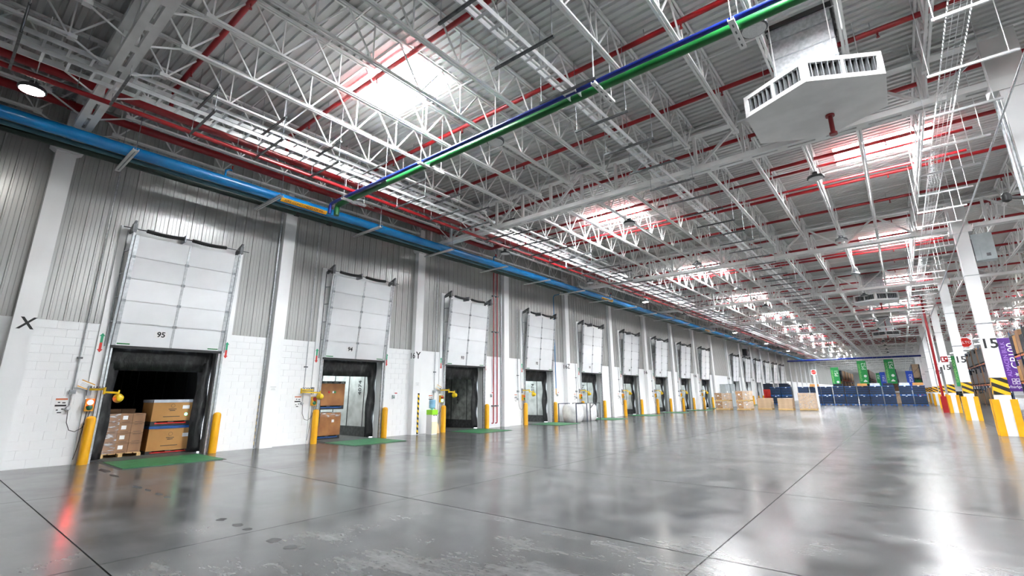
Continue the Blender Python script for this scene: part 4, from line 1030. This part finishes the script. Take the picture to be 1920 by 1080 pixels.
def bins():
    t = thing('bulk_container', 'stacked blue bulk container', 'container', (0, 72, 0), 'blue bulk containers in the far row'); w_, d, h = 1.16, 1.0, 1.1
    part('core', MB().box(-w_ / 2 + .03, w_ / 2 - .03, -d / 2 + .03, d / 2 - .03, .1, h - .05), BIND, t)
    part('rim', MB().box(-w_ / 2, w_ / 2, -d / 2, d / 2, h - .07, h), BINB, t); part('base', MB().box(-w_ / 2, w_ / 2, -d / 2, d / 2, .1, .15), BINB, t)
    for z in (.38, .6, .82): part('rib', MB().box(-w_ / 2 + .01, w_ / 2 - .01, -d / 2 + .005, d / 2 - .005, z, z + .032), BINB, t)
    for x in (-.48, 0, .48): part('foot', MB().box(x - .09, x + .09, -d / 2 + .01, d / 2 - .01, 0, .1), BINB, t)
    part('label_holder', MB().box(-.08, .08, -d / 2 - .006, -d / 2, h - .1, h - .02), LBL, t)
    xs = [-13.2, -11.9, -10.0, -8.75, -7.5, -6.25, -5.02, -3.8, -2.58, -1.36, .15, 1.35]
    first = True
    for i, x in enumerate(xs):
        for tier in range(2):
            lab = 'dark blue bulk container, ' + ORD[i] + ' stack from the dock wall, ' + ('upper' if tier else 'lower') + ' one'
            if first: t.location = (x, 72, 0); t['label'] = lab; first = False
            else: dup(t, (x, 72 + (.3 if i in (3, 7) else 0), tier * 1.11), lab)
        if i % 2 == 1 or i > 6:
            m = (BING, BIND, BING, CARD2)[i % 4]; single('folded_lid', MB().box(-.5, .5, -.42, .42, 0, .06).box(-.46, .46, -.38, .38, .06, .3), m, ('grey', 'dark', 'grey', 'tan')[i % 4] + ' folded bin resting on the ' + ORD[i] + ' blue container stack', 'bin', loc=(x, 72.1, 2.22))
    for i, x in enumerate((-14.4, -12.5)):
        single('open_bin', MB().box(-.55, .55, -.45, .45, 0, .1).box(-.55, .55, -.45, -.4, .1, .75).box(-.55, .55, .4, .45, .1, .75).box(-.55, -.5, -.4, .4, .1, .75).box(.5, .55, -.4, .4, .1, .75), BIND, 'dark open bin on the second row of containers, ' + ('nearer' if i == 0 else 'farther') + ' the wall', 'bin', 'dark open bins', loc=(x, 74, 1.95))
        single('bin_base_stack', MB().box(-.58, .58, -.5, .5, 0, .9).box(-.6, .6, -.52, .52, .9, 1.0).box(-.58, .58, -.5, .5, 1.0, 1.85).box(-.6, .6, -.52, .52, 1.85, 1.95), REDO if i == 0 else BINB, ('rust red' if i == 0 else 'blue') + ' container stack under the dark open bin by the dock wall', 'container', loc=(x, 74, 0))
bins()

def racks():
    def rack(lab, x0, x1, y0, y1, levels, top, goods, rowname, bay=2.7):
        t = thing('pallet_rack', lab, 'rack', (0, 0, 0), 'pallet racks'); n = max(1, round((y1 - y0) / bay)); bay = (y1 - y0) / n
        for i in range(n + 1):
            y = y0 + i * bay
            for x in (x0, x1): part('upright', MB().box(x - .05, x + .05, y - .045, y + .045, 0, top), RACKB, t)
            for j in range(int(top / 1.2)): part('brace', MB().bar((x0, y, .3 + 1.2 * j), (x1, y, 1.3 + 1.2 * j), .03, .03, (0, 1, 0)), RACKB, t)
        for x in (x0, x1):
            for z in levels: part('beam', MB().box(x - .03, x + .03, y0, y1, z - .12, z), ORANGE, t)
        k = 0
        for li, z in enumerate([.0] + list(levels)):
            for i in range(n):
                for h_ in range(2):
                    if goods is None: continue
                    ya = y0 + i * bay + .1 + h_ * (bay / 2 - .05); wd = bay / 2 - .14; zz = z + .002 if z else .002
                    nxt = (list(levels) + [top + .3])[li]; hh = min(nxt - .25 - zz, random.uniform(1.2, 1.9)); m = goods[(k * 7 + li * 3) % len(goods)]; k += 1
                    g = single('rack_load', MB().box(x0 - .05, x1 + .05, ya, ya + wd, .12, hh).box(x0 - .02, x1 + .02, ya, ya + wd, 0, .03).box(x0, x1, ya + .02, ya + .12, .03, .12).box(x0, x1, ya + wd - .12, ya + wd - .02, .03, .12), m, 'goods load on ' + rowname + ', ' + ('floor level', 'second level', 'third level', 'top level')[li] + ', ' + ORD[2 * i + h_] + ' along', 'load', 'goods on ' + rowname, loc=(0, 0, zz))
        return t
    random.seed(5)
    rack('tall pallet rack of wrapped appliances closest beyond the columns', 7.75, 8.85, 41, 58, (2.24, 4.36), 6.4, [WRAPB, WRAPB, CARD, WRAPB, CARD2], 'the closest rack')
    rack('tall pallet rack of wrapped appliances behind the purple banner', 6.95, 8.05, 66, 90, (2.24, 4.36), 6.2, [WRAPB, CARD, WRAPB, WRAPB], 'the rack behind the purple banner')
    for i, (x, l) in enumerate(((-7.9, 'behind the first green banner'), (-4.6, 'behind the second green banner'), (-1.5, 'behind the third green banner'))):
        rack('far pallet rack ' + l, x, x + 1.05, 86.5, 108, (1.6, 3.3), 4.6, [CARD3, CARD3, BIND, CARD2] if i == 0 else ([BIND, WRAPB, CARD] if i == 1 else [CARD3, CARD, BING]), 'the far rack ' + l)
    rack('far narrow rack of coloured goods beside the column row', 1.35, 2.2, 88, 110, (1.7, 3.4), 5.2, [REDO, BINB, CARD3, GRN], 'the far rack beside the columns')
racks()

def banners():
    def banner(lab, x0, x1, y, z0, z1, mat, items, t2=None):
        t = thing('banner', lab, 'banner', ((x0 + x1) / 2, y, z0), 'hanging aisle banners'); w_, h = x1 - x0, z1 - z0
        part('cloth', MB().box(-w_ / 2, w_ / 2, 0, .04, 0, h), mat, t)
        for s in (-1, 1): part('hanging_cord', MB().cyl((s * w_ * .45, .02, h), (s * w_ * .45, .02, DECKZ - z0), .006, 5), GALV, t)
        part('top_bar', MB().box(-w_ / 2 - .02, w_ / 2 + .02, -.01, .05, h, h + .04), GALV, t)
        for s, sz, dx, dz, m, v in items: text('print', s, sz, m, t, (dx * w_, -.003, dz * h), FACE_YV if v else FACE_Y)
        return t
    def disc(t, x, z, r): part('round_mark', MB().lathe([(r, 0), (r, .004)], 16, (x, -.006, z), 'y'), LBL, t)
    def steps(t, x, z, s): part('step_mark', MB().prism([(x - s, z), (x + s, z), (x + s, z + s * .5), (x + s * .4, z + s), (x + s * .1, z + s * 1.5), (x - s, z + s * .4)], -.006, 0, 'xz'), LBL, t)
    b = banner('first green hanging banner, closest to the dock wall', -7.98, -6.98, 85, 2.2, 5.05, BANG, [('PS1', .62, .18, .7, LBL, True), ('SUPERMERCADO', .27, -.3, .5, BANT, True)]); disc(b, .2, .75, .17); steps(b, .2, .15, .2)
    b = banner('second green hanging banner, taller, mid hall', -4.66, -3.6, 85, 2.6, 5.85, BANG, [('PS2', .68, .2, .76, LBL, True), ('SUPERMERCADO', .32, -.3, .5, BANT, True)]); disc(b, .2, 1.1, .18); steps(b, .12, .3, .22)
    b = banner('third green hanging banner, taller, left of the white far wall', -1.56, -.5, 85, 2.6, 5.92, BANG, [('PS3', .68, .2, .76, LBL, True), ('SUPERMERCADO', .32, -.3, .5, BANT, True)]); disc(b, .2, 1.1, .18); steps(b, .12, .3, .22)
    banner('small green banner tucked between two larger green ones', -2.75, -2.2, 86, 2.3, 4.1, BANG, [('PS3', .4, .0, .7, LBL, True)])
    banner('royal blue banner beside the third green banner', -2.3, -1.7, 85.6, 2.3, 4.2, BANB, [('ZSR1', .42, .15, .55, LBL, True)])
    b = banner('royal blue hanging banner closest to the column row', .55, 1.3, 85, 1.7, 4.25, BANB, [('ZSR2', .5, .15, .62, LBL, True)]); disc(b, .1, .35, .14)
    b = banner('large purple banner at the end of a tall rack beyond the columns', 7.1, 8.6, 61.5, 1.5, 6.2, BANP, [('CP100', .85, .22, .66, LBL, True), ('ALMACEN BULK', .42, -.14, .6, BANV, True), ('Whirlpool', .34, .0, .08, LBL, False)])
    for i in range(6): 
        a = R(60 * i); part('leaf_mark', MB().prism([(.25 + .05 * math.cos(a + 1.2), 1.45 + .05 * math.sin(a + 1.2)), (.25 + .22 * math.cos(a), 1.45 + .22 * math.sin(a)), (.25 + .05 * math.cos(a - 1.2), 1.45 + .05 * math.sin(a - 1.2))], -.006, 0, 'xz'), LBL, b)
    for i in range(2):
        for j in range(3):
            q = MB(); x, z = -.2 + .26 * j, .62 + .26 * i
            for bx in ((x, x + .22, z, z + .03), (x, x + .22, z + .19, z + .22), (x, x + .03, z + .03, z + .19), (x + .19, x + .22, z + .03, z + .19)): q.box(bx[0], bx[1], -.006, 0, bx[2], bx[3])
            part('box_mark', q, LBL, b)
    banner('green banner showing between two free standing columns', 7.2, 8.4, 112, 2.3, 7.4, BANG, [('PS5', .8, .2, .74, LBL, True), ('SUPERMERCADO', .5, -.3, .5, BANT, True)])
    # stop signs
    for i, (x, y, z, r) in enumerate(((4.25, 50, 4.75, .36), (-7.15, 60, 3.35, .23))):
        t = thing('stop_sign', ('red octagonal stop sign on a white board beyond the columns' if i == 0 else 'small red stop sign on a white post far down the hall'), 'sign', (x, y, z), 'stop signs')
        part('board', MB().box(-r * 1.15, r * 1.15, .0, .03, 0, r * 2.3), LBL, t)
        part('octagon', MB().prism([(r * math.cos(R(22.5 + 45 * q)), r * 1.15 + r * math.sin(R(22.5 + 45 * q))) for q in range(8)], -.006, 0, 'xz'), REDO, t)
        text('print', 'ALTO', r * .72, LBL, t, (0, -.008, r * 1.15), FACE_Y)
        if i: part('post', MB().box(-.09, .09, .03, .08, -z, r * 2.3), WHITE, t)
        else:
            for s in (-1, 1): part('hanging_cord', MB().cyl((s * r, .015, r * 2.3), (s * r, .015, DECKZ - z), .006, 5), GALV, t)
banners()
